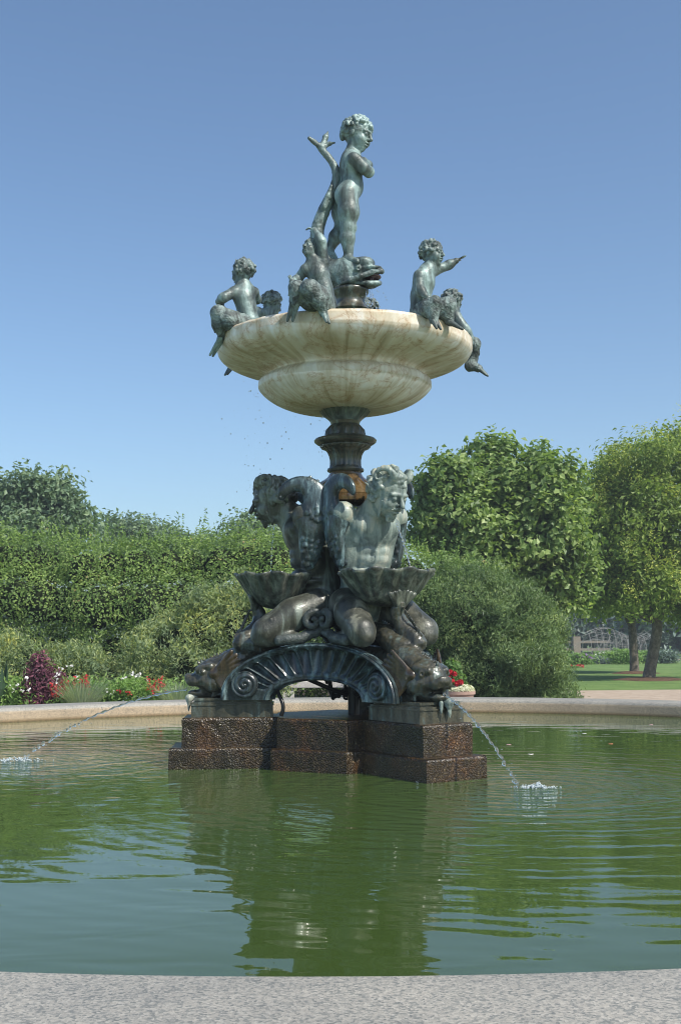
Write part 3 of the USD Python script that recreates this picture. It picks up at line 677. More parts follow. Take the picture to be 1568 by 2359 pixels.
# ---- the fish he stands on
loc = at(808, 660, 0)
t = thing('fish_statue', 'scaly green bronze fish under the boy with gaping mouth and upright forked tail', 'statue', loc)
J = lambda x, y, dy=0.0: at(x, y, dy) - loc
b = Clay()
b.chain([J(768, 634, .02), J(800, 629, 0), J(828, 622, -.04)], [.125, .145, .12], .06)
b.ell(J(838, 607, -.06), (.105, .125, .062), np.eye(3), .025)                              # domed brow
for sy in (-1, 1): b.ball(J(846, 607, -.06 + sy * .07), .05, .02)
b.ell(J(808, 655, -.02), (.15, .14, .075), np.eye(3), .05)                                # throat
b.cone(J(810, 655, -.02), J(809, 672, 0), .12, .125, .03)
tilt = np.array([unit((1, 0, .12)), (0, 1, 0), unit((-.12, 0, 1))])
b.ell(J(848, 622, -.05), (.135, .125, .030), tilt, .02)
b.chain([J(786, 652, -.15), J(806, 645, -.18), J(830, 635, -.185), J(858, 626, -.17), J(878, 624, -.10), J(879, 624, .0), J(858, 628, .08), J(820, 641, .11)], [.012, .022, .026, .026, .024, .024, .022, .018], .012)
b.ell(J(842, 655, -.05), (.12, .105, .03), np.array([unit((1, 0, -.05)), (0, 1, 0), unit((.05, 0, 1))]), .025)
b.chain([J(818, 650, -.14), J(846, 651, -.155), J(870, 651, -.10), J(873, 651, -.01), J(846, 653, .06)], [.018, .022, .024, .024, .02], .012)
b.ell(J(862, 638, -.06), (.13, .115, .026), np.eye(3), .012, sub=True)
b.ball(J(824, 617, -.165), .028, .008); b.ball(J(826, 617, -.187), .014, .004, sub=True)
b.chain([J(770, 630, .03), J(748, 612, .05), J(733, 585, .05), J(731, 550, .04)], [.12, .095, .075, .062], .05)
tp = spline([J(731, 550, .04), J(733, 520, .04), J(748, 480, .03), J(764, 445, .02), J(774, 415, .02), J(772, 388, .02), J(760, 366, .02), J(745, 348, .02), J(738, 335, .02)], 26)
tr = np.interp(np.linspace(0, 1, 26), [0, .25, .5, .65, .8, 1], [.062, .055, .042, .036, .03, .028])
b.chain(list(tp), list(tr), .02)
b.cone(J(740, 340, .02), J(713, 318, -.04), .028, .014, .02); b.cone(J(724, 326, 0), J(712, 316, -.04), .026, .012, .02)
b.cone(J(740, 340, .02), J(750, 315, .06), .03, .026, .02); b.cone(J(750, 315, .06), J(755, 303, .08), .026, .008, .02)
b.cone(J(742, 340, .02), J(758, 330, .03), .024, .018, .02); b.cone(J(758, 330, .03), J(770, 328, .0), .018, .009, .02)
b.cone(J(756, 452, -.04), J(763, 428, -.04), .02, .016, .02); b.cone(J(746, 475, -.03), J(754, 450, -.04), .026, .02, .02)
for i in range(9): b.cone(J(806 + 5.5 * i, 602 - 6 * math.sin((i + 2) / 10 * PI), -.055), J(804 + 5.5 * i, 599 - 6 * math.sin((i + 2) / 10 * PI), -.055), .012, .005, .006)
obj('body', b.mesh(.006, (.005, .02, 1)), bronze_dry, t, smooth=True)
c = Clay(); c.ell(J(850, 638, -.06), (.115, .10, .034), np.eye(3), .01)
for k in range(7): c.cone(J(866 - 4 * abs(k - 3), 643, -.06 + .028 * (k - 3)), J(867 - 4 * abs(k - 3), 638, -.06 + .028 * (k - 3)), .009, .004, .004)
obj('mouth', c.mesh(.006), plain('dark_red_mouth', (.05, .022, .022), .25, .6), t, smooth=True)

# ---- the fauns round the rim (torso: neck base, chest, waist, seat)
Yf = -.52
J = lambda x, y, dy=0.0: at(x, y, Yf + dy)
faun(J(566, 742), 'seated bronze goat-legged child seen from behind at the left end of the bowl rim', J(558, 628), unit((-.80, .55, -.10)), .122,
     [J(562, 664), J(563, 688), J(569, 712), J(573, 738)], [.065, .088, .08, .098],
     [dict(p=[J(540, 672, -.05), J(516, 684, -.1), J(503, 694, .02)], r=.048, hand=(A(.6, .3, -.6), A(-.3, 0, 1)), L=.1),
      dict(p=[J(585, 672, .06), J(592, 690, .16), J(592, 680, .26)], r=.042, hand=(A(.1, .3, 1), A(1, 0, 0)), L=.09)],
     [dict(p=[J(562, 745, -.05), J(528, 736, -.1), J(503, 720, -.1), J(503, 748, -.06), J(512, 776, .02)], r=[.09, .085, .066, .055, .036], toe=J(487, 818, .08)),
      dict(p=[J(560, 748, .10), J(528, 738, .30), J(508, 730, .40), J(512, 760, .42)], r=[.085, .08, .06, .04], toe=J(500, 790, .42))], 21)
Yf = .78
J = lambda x, y, dy=0.0: at(x, y, Yf + dy)
faun(J(612, 770), 'curly-haired bronze child half hidden behind the rim between the two left statues', J(627, 699), unit((.75, .45, -.35)), .118,
     [J(618, 722), J(610, 738), J(606, 756), J(604, 778)], [.06, .085, .08, .095],
     [dict(p=[J(604, 722, -.1), J(594, 716, -.06), J(592, 724, .06)], r=.045, hand=(A(-.2, .8, .2), A(0, 0, 1)), L=.09),
      dict(p=[J(626, 730, .1), J(640, 752, .14), J(650, 770, .1)], r=.044, hand=(A(.3, 0, -1), A(1, 0, 0)), L=.09)],
     [dict(p=[J(600, 785, .0), J(570, 790, .25), J(548, 800, .3), J(535, 842, .3)], r=[.085, .075, .055, .036], toe=J(521, 862, .25)),
      dict(p=[J(606, 785, .1), J(590, 788, .35), J(580, 800, .42), J(580, 830, .42)], r=[.085, .075, .055, .036], toe=J(575, 850, .44))], 22)
Yf = -1.06
J = lambda x, y, dy=0.0: at(x, y, Yf + dy)
faun(J(745, 715), 'bronze goat-legged child raising one arm over its head at the front of the bowl', J(716, 575), unit((-.62, -.70, .35)), .100,
     [J(726, 607), J(734, 634), J(744, 664), J(751, 698)], [.06, .085, .075, .092],
     [dict(p=[J(745, 604, -.01), J(740, 556, -.06), J(724, 530, -.03)], r=.047, hand=(A(-.9, 0, .45), A(.3, 0, 1)), L=.085, curl=.9),
      dict(p=[J(703, 620, -.02), J(686, 642, .03), J(672, 648, -.10)], r=.042, hand=(A(-.35, -.2, .9), A(0, -1, 0)), L=.075, curl=.9)],
     [dict(p=[J(740, 708, -.02), J(712, 690, -.15), J(683, 664, -.22), J(679, 698, -.20)], r=[.075, .08, .064, .042], toe=J(668, 738, -.18)),
      dict(p=[J(752, 706, -.04), J(738, 684, -.2), J(713, 664, -.28), J(733, 690, -.24), J(746, 720, -.18)], r=[.075, .085, .074, .056, .034], toe=J(755, 742, -.2))], 23, unit((-.1, .25, .95)))
Yf = -.86
J = lambda x, y, dy=0.0: at(x, y, Yf + dy)
faun(J(972, 735), 'bronze goat-legged child pointing out to the right with fingers spread', J(996, 584), unit((.84, -.5, -.08)), .122,
     [J(984, 624), J(976, 650), J(969, 680), J(968, 716)], [.064, .088, .082, .096],
     [dict(p=[J(966, 634, -.07), J(965, 664, -.10), J(979, 680, -.16)], r=.047, hand=(A(.7, -.2, -.6), A(-.2, -1, .3)), L=.105),
      dict(p=[J(1002, 622, .04), J(1030, 611, .07), J(1050, 600, .06)], r=.043, hand=(A(.8, 0, .45), A(-.4, 0, 1)), L=.1, spread=.6, curl=.1, thumb=-1)],
     [dict(p=[J(970, 718, -.04), J(988, 708, -.15), J(1002, 696, -.2), J(997, 722, -.18), J(1000, 738, -.19)], r=[.085, .078, .052, .044, .034], toe=J(1010, 756, -.24)),
      dict(p=[J(978, 722, .04), J(1010, 710, .02), J(1032, 702, .0), J(1030, 724, .03), J(1037, 742, .02)], r=[.09, .085, .068, .056, .036], toe=J(1062, 756, -.04))], 24)
Yf = .50
J = lambda x, y, dy=0.0: at(x, y, Yf + dy)
faun(J(1030, 770), 'bronze child leaning away with an arm stretched down past the right end of the rim', J(1041, 697), unit((.72, .45, -.45)), .122,
     [J(1040, 727), J(1034, 745), J(1026, 765), J(1020, 785)], [.064, .085, .082, .095],
     [dict(p=[J(1050, 728, -.08), J(1070, 756, -.12), J(1087, 782, -.1)], r=.05, hand=(A(.5, 0, -.8), A(.7, -.3, .5)), L=.1),
      dict(p=[J(1044, 735, .1), J(1060, 755, .2), J(1075, 768, .3)], r=.044)],
     [dict(p=[J(1030, 790, -.02), J(1066, 782, -.02), J(1092, 792, .0), J(1090, 825, .05), J(1083, 842, .05), J(1103, 848, .0)], r=[.085, .08, .06, .042, .05, .036], toe=J(1121, 864, -.04)),
      dict(p=[J(1026, 790, .15), J(1055, 785, .3), J(1075, 795, .36), J(1080, 830, .36)], r=[.085, .08, .06, .038], toe=J(1085, 850, .36))], 25, unit((.35, .1, .9)))
Yf = .95
J = lambda x, y, dy=0.0: at(x, y, Yf + dy)
faun(J(850, 785), 'bronze child at the back of the bowl, only curly hair showing under the fish', J(852, 716), unit((.3, .9, -.1)), .12,
     [J(851, 748), J(851, 760), J(850, 775), J(849, 795)], [.064, .088, .08, .095],
     [dict(p=[J(832, 755, 0), J(826, 775, .05), J(832, 790, .12)], r=.045), dict(p=[J(870, 755, 0), J(878, 775, .05), J(872, 790, .12)], r=.045)],
     [dict(p=[J(842, 797, .05), J(838, 797, .2), J(838, 800, .3), J(838, 830, .3)], r=[.085, .08, .06, .038], toe=J(838, 850, .34)),
      dict(p=[J(858, 797, .05), J(862, 797, .2), J(862, 800, .3), J(862, 830, .3)], r=[.085, .08, .06, .038], toe=J(862, 850, .34))], 26)

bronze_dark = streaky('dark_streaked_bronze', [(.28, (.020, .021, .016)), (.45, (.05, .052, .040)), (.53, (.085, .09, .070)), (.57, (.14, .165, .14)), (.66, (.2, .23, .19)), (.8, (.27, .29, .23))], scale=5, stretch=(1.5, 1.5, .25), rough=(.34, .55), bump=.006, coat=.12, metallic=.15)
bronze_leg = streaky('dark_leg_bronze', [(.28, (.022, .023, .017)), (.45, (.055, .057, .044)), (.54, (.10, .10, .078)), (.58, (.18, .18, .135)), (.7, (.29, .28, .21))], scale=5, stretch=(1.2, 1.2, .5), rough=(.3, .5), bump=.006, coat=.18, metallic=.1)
bronze_tail = streaky('scaly_tail_bronze', [(.3, (.016, .018, .016)), (.5, (.05, .06, .055)), (.7, (.12, .14, .13))], scale=9, stretch=(1, 1, 1), rough=(.35, .5), bump=.012, bscale=70)
# ---- satyrs, in their own frame: x outwards, z up, standing at the fountain axis
Z = lambda py: zy(py, 10.87)
X = lambda px: (800 - px) * .00403
def satyr_meshes(hf):
    out = []
    obj = lambda name, mesh, role, t, smooth=True: out.append((name, mesh, role))
    t = bronze_pale = bronze_mid = bronze_panel = None
    bronze_pale, bronze_mid = 'trunk', 'limb'
    b, hr = Clay(), Clay()
    hc = A(X(628), 0, Z(1154)); R = .222
    head(b, hr, hc, unit(hf), R, curls=120, curl=.19, face=1.06, seed=31, bald_front=.5)
    f, l, u = rot_frame(hf)
    PH_ = lambda x, y, z: hc + R * (x * f + y * l + z * u)
    for s in (-1, 1):                                  # horns curling back over the brow, long ears, whiskers
        pts = [PH_(.38, s * .36, .72), PH_(.30, s * .52, .98), PH_(-.05, s * .70, 1.0), PH_(-.25, s * .82, .72), PH_(-.1, s * .86, .52)]
        hr.chain(list(spline(pts, 12)), list(np.linspace(.12, .04, 12) * R), .02)
        hr.cone(PH_(-.05, s * .7, -.02), PH_(-.45, s * 1.0, .2), .10 * R, .03 * R, .02)
        for q in range(7):
            a0 = PH_(.30 - .02 * q, s * (.50 - .03 * q), -.25 - .09 * q); hr.cone(a0, a0 + R * (.05 * f + .02 * s * l - .12 * u), .085 * R, .05 * R, .01)
    for q in range(7):
        a0 = PH_(.50 + .04 * math.sin(q * 2.1), .15 * math.sin(q * 1.7), -.74 - .012 * q); hr.cone(a0, a0 + R * (.05 * f - .16 * u), .11 * R, .05 * R, .015)
    for s in (-1, 1): hr.cone(PH_(.80, s * .04, -.33), PH_(.68, s * .26, -.42), .055 * R, .03 * R, .01)   # moustache
    # neck and trunk, leaning out over the shell
    b.cone(PH_(-.25, 0, -.45), A(.42, 0, Z(1205)), .125, .15, .05)
    b.ell((.40, 0, Z(1228)), (.19, .27, .20), None, .07)
    for s in (-1, 1):
        b.ell((.50, s * .125, Z(1222)), (.085, .128, .105), None, .018)          # chest muscles
        b.ball((.39, s * .285, Z(1196)), .118, .03)                          # armless shoulders
        b.cone((.36, s * .2, Z(1240)), (.31, s * .17, Z(1300)), .10, .10, .05)
        b.ell((.455, s * .07, Z(1275)), (.062, .07, .05), None, .012); b.ell((.45, s * .07, Z(1296)), (.062, .07, .045), None, .012)
    b.ell((.355, 0, Z(1280)), (.16, .215, .17), None, .06)
    b.ell((.34, 0, Z(1322)), (.175, .225, .055), None, .02)
    b.ell((.33, 0, Z(1340)), (.18, .225, .06), None, .025)
    b.cone((.27, 0, Z(1230)), (.20, 0, Z(1400)), .14, .19, .06)
    b.ell((.24, 0, Z(1395)), (.21, .25, .19), None, .06)
    bd = obj('body', b.mesh(.0085), bronze_pale, t, smooth=True)
    obj('hair', hr.mesh(.0078, (.005, .02, 1)), 'hair', t, smooth=True)
    for s in (-1, 1):
        w = Clay(); yl = s * .345; fl = (A(0, 1, 0), 2.6)
        path = spline([(.355, yl * .86, Z(1300)), (.335, yl * .95, Z(1260)), (.30, yl, Z(1215)), (.275, yl * 1.04, Z(1180)), (.29, yl * 1.05, Z(1150)), (.36, yl * 1.02, Z(1130)), (.455, yl * .98, Z(1124)), (.55, yl * .95, Z(1134)), (.60, yl * .92, Z(1152))], 20)
        w.chain(list(path), list(np.interp(np.linspace(0, 1, 20), [0, .2, .4, .55, .75, 1], [.065, .11, .145, .105, .062, .036])), .03, fl)
        w.cone((.33, yl * .9, Z(1230)), (.4, yl * .85, Z(1205)), .09, .09, .05)
        wid = [.065, .11, .145, .105, .062, .036]
        def onwing(i, e, o_):
            q = path[i]; tn = unit(path[min(i + 1, 19)] - path[max(i - 1, 0)]); sd = np.cross(tn, A(0, 1, 0)); wd = np.interp(i / 19, [0, .2, .4, .55, .75, 1], wid)
            return q + sd * e * wd + A(0, o_ * wd / 2.6 * math.sqrt(max(.05, 1 - e * e)), 0), tn
        for o_ in (-1, 1):
            for e in (-.82, -.5, -.17, .17, .5, .82):        # long quills over the crook
                w.chain([onwing(i, e, o_)[0] for i in range(7, 19)], list(np.linspace(.013, .008, 12)), .003)
            wr = np.random.default_rng(50)
            for _ in range(46):                              # short overlapping feathers below
                i = int(wr.integers(0, 10)); e = wr.uniform(-.8, .8)
                c0, tn = onwing(i, e, o_); c1 = c0 + A(0, o_ * .003, 0) + tn * wr.uniform(-.02, .02); w.cone(c1 + tn * .02, c1 - tn * .025 + A(0, o_ * .007, 0), .013, .022, .002, (A(0, 1, 0), 1.5))
        for i in range(2, 15):                               # feather tips along the back edge
            c0, tn = onwing(i, .86, 0); q_ = path[i]; sd = unit(np.cross(tn, A(0, 1, 0)))
            w.cone(c0 - sd * .03, c0 + sd * .028 - tn * .045, .030, .014, .004, (A(0, 1, 0), 2.2))
        obj('wing', w.mesh(.0085), 'wing', t, smooth=True)
    for s in (-1, 1):
        g = Clay(); kn = A(.745, s * .335, Z(1454))
        g.chain([A(.27, s * .19, Z(1395)), A(.5, s * .27, Z(1418)), kn], [.155, .148, .125], .05)
        g.cone(kn + A(.0, 0, .01), kn + A(.035, 0, -.04), .115, .10, .008)
        g.chain([kn + A(-.02, 0, -.06), A(.55, s * .36, Z(1468)), A(.42, s * .40, Z(1470))], [.08, .06, .05], .03)
        rg = np.random.default_rng(40)
        for _ in range(40):                          # wavy locks on the thigh
            u_ = .35 + .5 * rg.random(); q = A(.27, s * .19, Z(1395)) * (1 - u_) + kn * u_; a_ = rg.uniform(-.3, 1.9); rr = .152 - .02 * u_
            e = A(0, s * math.sin(a_), math.cos(a_)); e = unit(e + A(.3, 0, 0)); q = q + e * rr * .97
            g.chain([q, q + A(.04, s * .012, -.02), q + A(.09, -s * .004, -.045)], [.016, .015, .005], .004)
        lg = obj('leg', g.mesh(.0095), bronze_mid, t, smooth=True)
        k = Clay(); ctr = A(X(720), s * .405, Z(1431)); n = 46
        th = np.linspace(0, 1, n); ang = -PI * .55 + th * 2 * PI * 1.5; rad = .112 * (1 - .85 * th)
        coil = [A(.62, s * .42, Z(1474)), A(.54, s * .43, Z(1472)), A(.44, s * .425, Z(1470))] + [ctr + A(-math.sin(a + PI / 2 * 0) * 0 - math.cos(a) * r_ * 1.0, s * .06 * tt, math.sin(a) * r_) for a, r_, tt in zip(ang, rad, th)]
        k.chain(coil, list(np.interp(np.linspace(0, 1, len(coil)), [0, .12, 1], [.05, .041, .024])), .001)
        obj('tail', k.mesh(.0085, (.004, .016, 1)), 'tail', t, smooth=True)
    return out
def make_satyr(label, rot, looks, SAT):
    t = thing('satyr_statue', label, 'statue', (0, 0, 0), rot, 'kneeling bronze satyr statues under the column')
    for name, mesh, role in SAT: obj(name, mesh, looks[role], t, smooth=True)
    return t
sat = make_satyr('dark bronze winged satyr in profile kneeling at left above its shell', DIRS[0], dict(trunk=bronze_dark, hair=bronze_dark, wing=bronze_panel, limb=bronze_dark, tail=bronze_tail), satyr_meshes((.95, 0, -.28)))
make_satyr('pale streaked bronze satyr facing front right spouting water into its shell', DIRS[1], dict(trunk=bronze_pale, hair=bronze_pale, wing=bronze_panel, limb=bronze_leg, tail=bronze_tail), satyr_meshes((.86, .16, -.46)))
copy_of(sat, 'satyr_statue', (0, 0, 0), DIRS[2], 'bronze satyr at the back of the column mostly hidden by the front two', 'statue', 'kneeling bronze satyr statues under the column')

# ---- scallop shells
def make_shell():
    nphi, nr = 220, 26
    ph = np.linspace(0, 2 * PI, nphi, endpoint=False); r = np.linspace(0, 1, nr)
    Ph, Rr = np.meshgrid(ph, r, indexing='ij')
    rib = .5 + .5 * np.cos(Ph * 15)
    zb, zr = Z(1402), Z(1327)
    k = 1 + .12 * Rr * (rib ** .6 - .5)
    x = .64 + .335 * Rr ** .62 * np.cos(Ph) * k + .03 * Rr * (np.cos(Ph) > 0); y = .41 * Rr ** .62 * np.sin(Ph) * k
    flare = np.clip((Rr - .88) / .12, 0, 1)
    x += .02 * flare * np.cos(Ph); y += .02 * flare * np.sin(Ph)
    z = zb + (zr - zb) * Rr ** 1.7 + .012 * flare * np.cos(Ph * 8) + .006 * Rr * np.cos(Ph)
    out = np.stack([x, y, z], -1)
    inn = out.copy(); inn[..., 2] += .03 - .012 * Rr; inn[..., :2] = A(.64, 0) + (inn[..., :2] - A(.64, 0)) * (1 - .02 * Rr[..., None])
    V = np.concatenate([out, inn[:, ::-1]], 1); kk = V.shape[1]
    i, j = np.meshgrid(np.arange(nphi), np.arange(kk - 1), indexing='ij'); i2 = (i + 1) % nphi
    Q = np.stack([i * kk + j, i * kk + j + 1, i2 * kk + j + 1, i2 * kk + j], -1).reshape(-1, 4)
    m = trimesh.Trimesh(V.reshape(-1, 3), np.vstack([Q[:, [0, 1, 2]], Q[:, [0, 2, 3]]]), process=False)
    if m.face_normals[0][2] > 0: m.invert()
    return m
bronze_shell = streaky('streaked_shell_bronze', [(.30, (.012, .012, .010)), (.44, (.035, .038, .03)), (.54, (.085, .095, .075)), (.66, (.17, .18, .135)), (.8, (.2, .25, .21))], scale=8, stretch=(1.6, 1.6, .12), rough=(.25, .5), coat=.35, bump=.003)
sh = thing('shell_basin', 'dark scalloped bronze shell basin before the left satyr', 'shell basin', (0, 0, 0), DIRS[0], 'scalloped shell basins before the satyrs')
obj('shell', make_shell(), bronze_shell, sh, smooth=60)
obj('water', lathe([(1, 0), (1e-3, 0)], 48, (0, 0, 0)).apply_scale((.30, .37, 1)).apply_translation((.64, 0, Z(1336))), clear_water, sh, smooth=True)
copy_of(sh, 'shell_basin', (0, 0, 0), DIRS[1], 'streaked scalloped bronze shell basin catching the stream from the right satyr', 'shell basin', 'scalloped shell basins before the satyrs')
copy_of(sh, 'shell_basin', (0, 0, 0), DIRS[2], 'scalloped bronze shell basin hidden at the back of the column', 'shell basin', 'scalloped shell basins before the satyrs')

bronze_fin = streaky('brown_fin_bronze', [(.3, (.016, .013, .009)), (.5, (.04, .028, .014)), (.62, (.075, .05, .024)), (.75, (.08, .09, .07))], scale=8, stretch=(2, 2, .4), rough=(.15, .35), bump=.003, coat=.5)
# ---- dolphins on the pedestals
def make_dolphin(label):
    t = thing('dolphin_statue', label, 'statue', (0, 0, 0), DIRS[0], 'bronze dolphin statues on the pedestals')
    b = Clay()
    b.chain([A(.55, -.04, 1.60), A(.70, -.02, 1.55), A(.88, 0, 1.43), A(1.04, 0, 1.31), A(1.18, 0, 1.22)], [.085, .095, .108, .13, .152], .05)
    b.ell((1.22, 0, 1.205), (.185, .15, .155), None, .05)
    for s in (-1, 1):
        b.ell((1.19, s * .12, 1.15), (.12, .07, .09), None, .04)                        # jowls
        b.cone((1.24, s * .13, 1.295), (1.36, s * .09, 1.27), .035, .028, .02)          # brow
        b.ball((1.315, s * .122, 1.245), .034, .006); b.ball((1.335, s * .142, 1.248), .014, .003, sub=True)
        b.cone((1.3, s * .1, 1.17), (1.43, s * .05, 1.14), .045, .03, .03)              # upper lip sides
        for q in range(5): b.cone((1.10 - .02 * q, s * .15, 1.20 - .03 * q), (1.22, s * .13, 1.10 - .018 * q), .016, .012, .006)
    b.ell((1.40, 0, 1.175), (.085, .095, .05), None, .03)                               # snout turned up
    b.ell((1.455, 0, 1.20), (.035, .07, .03), None, .02)
    b.ell((1.37, 0, 1.055), (.09, .085, .035), None, .03)                               # lower jaw
    b.cone((1.2, 0, 1.10), (1.36, 0, 1.06), .10, .05, .04)
    b.ell((1.43, 0, 1.105), (.13, .072, .026), np.array([unit((1, 0, .15)), (0, 1, 0), unit((-.15, 0, 1))]), .012, sub=True)
    # the tail coming up again in front of the knees to carry the shell
    b.chain([A(.58, .08, 1.56), A(.78, .12, 1.50), A(.96, .09, 1.50)], [.08, .08, .075], .03)
    b.chain(list(spline([(.97, .09, 1.50), (.90, .07, 1.57), (.82, .03, 1.66), (.80, .0, 1.74), (.84, 0, 1.83)], 10)), list(np.linspace(.078, .05, 10)), .02)
    for i in range(30):                                                                  # saw-toothed ridges
        q = np.array([np.interp(i / 29, [0, .3, .6, 1], v_) for v_ in ([.55, .78, 1.02, 1.36], [.02, .02, .01, 0], [1.68, 1.60, 1.445, 1.325])])
        b.cone(q, q + A(.012, 0, .026), .014, .004, .006)
    for i in range(18):
        q = np.array([np.interp(i / 17, [0, .45, 1], v_) for v_ in ([.99, .93, .86], [.09, .07, 0], [1.55, 1.63, 1.79])])
        b.cone(q + A(.035, 0, .01), q + A(.055, 0, .02), .012, .004, .006)
    obj('body', b.mesh(.0085, (.007, .024, 1)), bronze_wet, t, smooth=True)
    c = Clay()
    for i, s in enumerate(np.linspace(-1, 1, 7)):                                        # tail fin spread under the shell
        c.cone((.83, 0, 1.80), (.90 - .02 * abs(s), s * .13, 1.955 - .035 * abs(s)), .035, .02, .012)
    obj('tail_fin', c.mesh(.008), bronze_shell, t, smooth=True)
    for s in (-1, 1):
        c = Clay()
        for i, a in enumerate(np.linspace(-1.0, .95, 11)):                               # ribbed side fin
            tip = A(1.21 - .27 * math.cos(a), s * (.205 + .06 * math.cos(a)), 1.225 + .25 * math.sin(a))
            c.cone((1.21, s * .155, 1.225), tip, .04, .021, .006, (A(0, 1, 0), 1.6))
        c.ball((1.21, s * .15, 1.23), .05, .02)
        obj('side_fin', c.mesh(.008), bronze_fin, t, smooth=True)
    s_ = Clay()                                                                          # the crusted drip under the mouth
    s_.cone((1.38, .03, 1.035), (1.44, .05, 1.01), .03, .035, .03); s_.cone((1.44, .05, 1.0), (1.445, .055, .90), .03, .012, .03, (A(1, 0, 0), 1.5)); s_.cone((1.43, -.02, 1.01), (1.44, -.03, .93), .02, .01, .02)
    obj('crust', s_.mesh(.008, (.006, .03, 1)), bronze_pale, t, smooth=True)
    return t
dol = make_dolphin('dark bronze dolphin with upturned snout on the left pedestal')
copy_of(dol, 'dolphin_statue', (0, 0, 0), DIRS[1], 'wet bronze dolphin spouting water from the front right pedestal', 'statue', 'bronze dolphin statues on the pedestals')
copy_of(dol, 'dolphin_statue', (0, 0, 0), DIRS[2], 'bronze dolphin at the back hidden behind the arch', 'statue', 'bronze dolphin statues on the pedestals')

# ------------------------------------------------------------------ falling water
def jet(p0, p1, sag, n, r, wob, label, seed, broken=.75):
    rg = np.random.default_rng(seed); p0, p1 = A(*p0), A(*p1)
    u = np.linspace(0, 1, n); P = p0 + (p1 - p0) * u[:, None]; P[:, 2] += sag * 4 * u * (1 - u)
    P[1:] += rg.normal(size=(n - 1, 3)) * wob * u[1:, None]
    rad = r * .88 * (1 + .5 * np.sin(np.arange(n) * 1.7 + rg.random(n) * 2)) * (.75 + .3 * rg.random(n)); rad = np.maximum(rad, r * .3)
    m = max(int(n * broken), 3)
    parts = [tube(P[:m], rad[:m], 8)]
    for k in range(m, n):
        s = trimesh.creation.icosphere(1, rad[k] * 1.15); s.apply_scale((1, 1, 1.5)); s.apply_translation(P[k]); parts.append(s)
    for k in range(n // 3):
        s = trimesh.creation.icosphere(1, r * (.2 + .35 * rg.random())); s.apply_translation(P[int(rg.integers(n // 4, n))] + rg.normal(size=3) * r * 3); parts.append(s)
    t = thing('water_jet', label, 'water jet', p0)
    mm = join(parts); mm.apply_translation(-p0); obj('stream', mm, clear_water, t, smooth=True, kind='stuff')
def polar(d, r, z, lat=0.0):
    a = math.radians(d); return A(math.cos(a) * r - math.sin(a) * lat, math.sin(a) * r + math.cos(a) * lat, z)
jet(polar(DIRS[1], 1.44, 1.085), SPLASH1 + A(-.03, 0, 0), .09, 64, .0115, .006, 'beaded clear water jet falling from the front right dolphin to the pool', 61, .8)
jet(polar(DIRS[0], 1.47, 1.085), SPLASH2, .12, 70, .011, .010, 'thin clear water jet arching left from the left dolphin to the pool', 62, .62)
s0 = at(913, 1204, -.62); jet(s0, A(*at(947, 1313, -.80)), .02, 44, .0085, .004, 'thin sparkling stream from the mouth of the right satyr', 63, .9)
s0 = at(630, 1212, -.04); jet(s0, at(622, 1325, -.05), 0, 26, .004, .004, 'faint line of drips under the chin of the left satyr', 64, .12)
for q in range(5):
    s0 = at(843 + 6 * q + (q % 2) * 3, 655 + 2 * q, -.08); jet(s0, at(846 + 6 * q, 722, -.12), 0, 14, .006, .012, ['left broken trickle from the mouth of the upper fish', 'middle broken trickle from the mouth of the upper fish', 'right broken trickle from the mouth of the upper fish'][q], 65 + q, .5) if q < 3 else None
# drips leaving the bowl
rg = np.random.default_rng(5); parts = []
for k in range(90):
    u = rg.random(); x = rg.normal(585 + 70 * (rg.random() < .35), 34); y = 868 + 330 * u ** 1.3
    s = trimesh.creation.icosphere(1, .003 + .006 * rg.random() ** 2); s.apply_translation(at(x, y, rg.uniform(-.5, .3))); parts.append(s)
for k in range(22):
    s = trimesh.creation.icosphere(1, .004 + .005 * rg.random()); s.apply_translation(at(rg.normal(862, 14), rg.uniform(650, 720), rg.uniform(-.3, .1))); parts.append(s)
for k in range(16):
    s = trimesh.creation.icosphere(1, .005); s.apply_translation(at(rg.normal(742, 4), rg.uniform(958, 1060), rg.uniform(-.3, .1))); parts.append(s)
m = obj('water_drops', join(parts), clear_water, None, smooth=True); tag(m, 'scattered water drops falling from the left edge of the bowl', 'water drops', None, 'stuff')
# splashes
def splash(S, n, sx, sy, hgt, label, seed):
    rg = np.random.default_rng(seed); parts = []
    for k in range(n):
        s = trimesh.creation.icosphere(1,   .003 + .006 * rg.random() ** 2)
        r = rg.normal(size=2); s.apply_scale((1.3, 1.3, .8 + .8 * rg.random()))
        s.apply_translation((S[0] + sx * (.25 + .75 * r[0]), S[1] + sy * r[1], WATER_Z + abs(rg.normal()) * hgt * math.exp(-abs(r[0])))); parts.append(s)
    t = thing('splash', label, 'splash', (S[0], S[1], WATER_Z)); mm = join(parts); mm.apply_translation(-A(S[0], S[1], WATER_Z))
    obj('foam', mm, foam_m, t, smooth=True, kind='stuff')
splash(SPLASH1 + A(.08, .01, 0), 150, .09, .03, .02, 'white frothing splash where the right jet meets the pool', 71)
splash(SPLASH2 + A(-.1, 0, 0), 150, .22, .06, .015, 'low froth where the left jet meets the pool', 72)
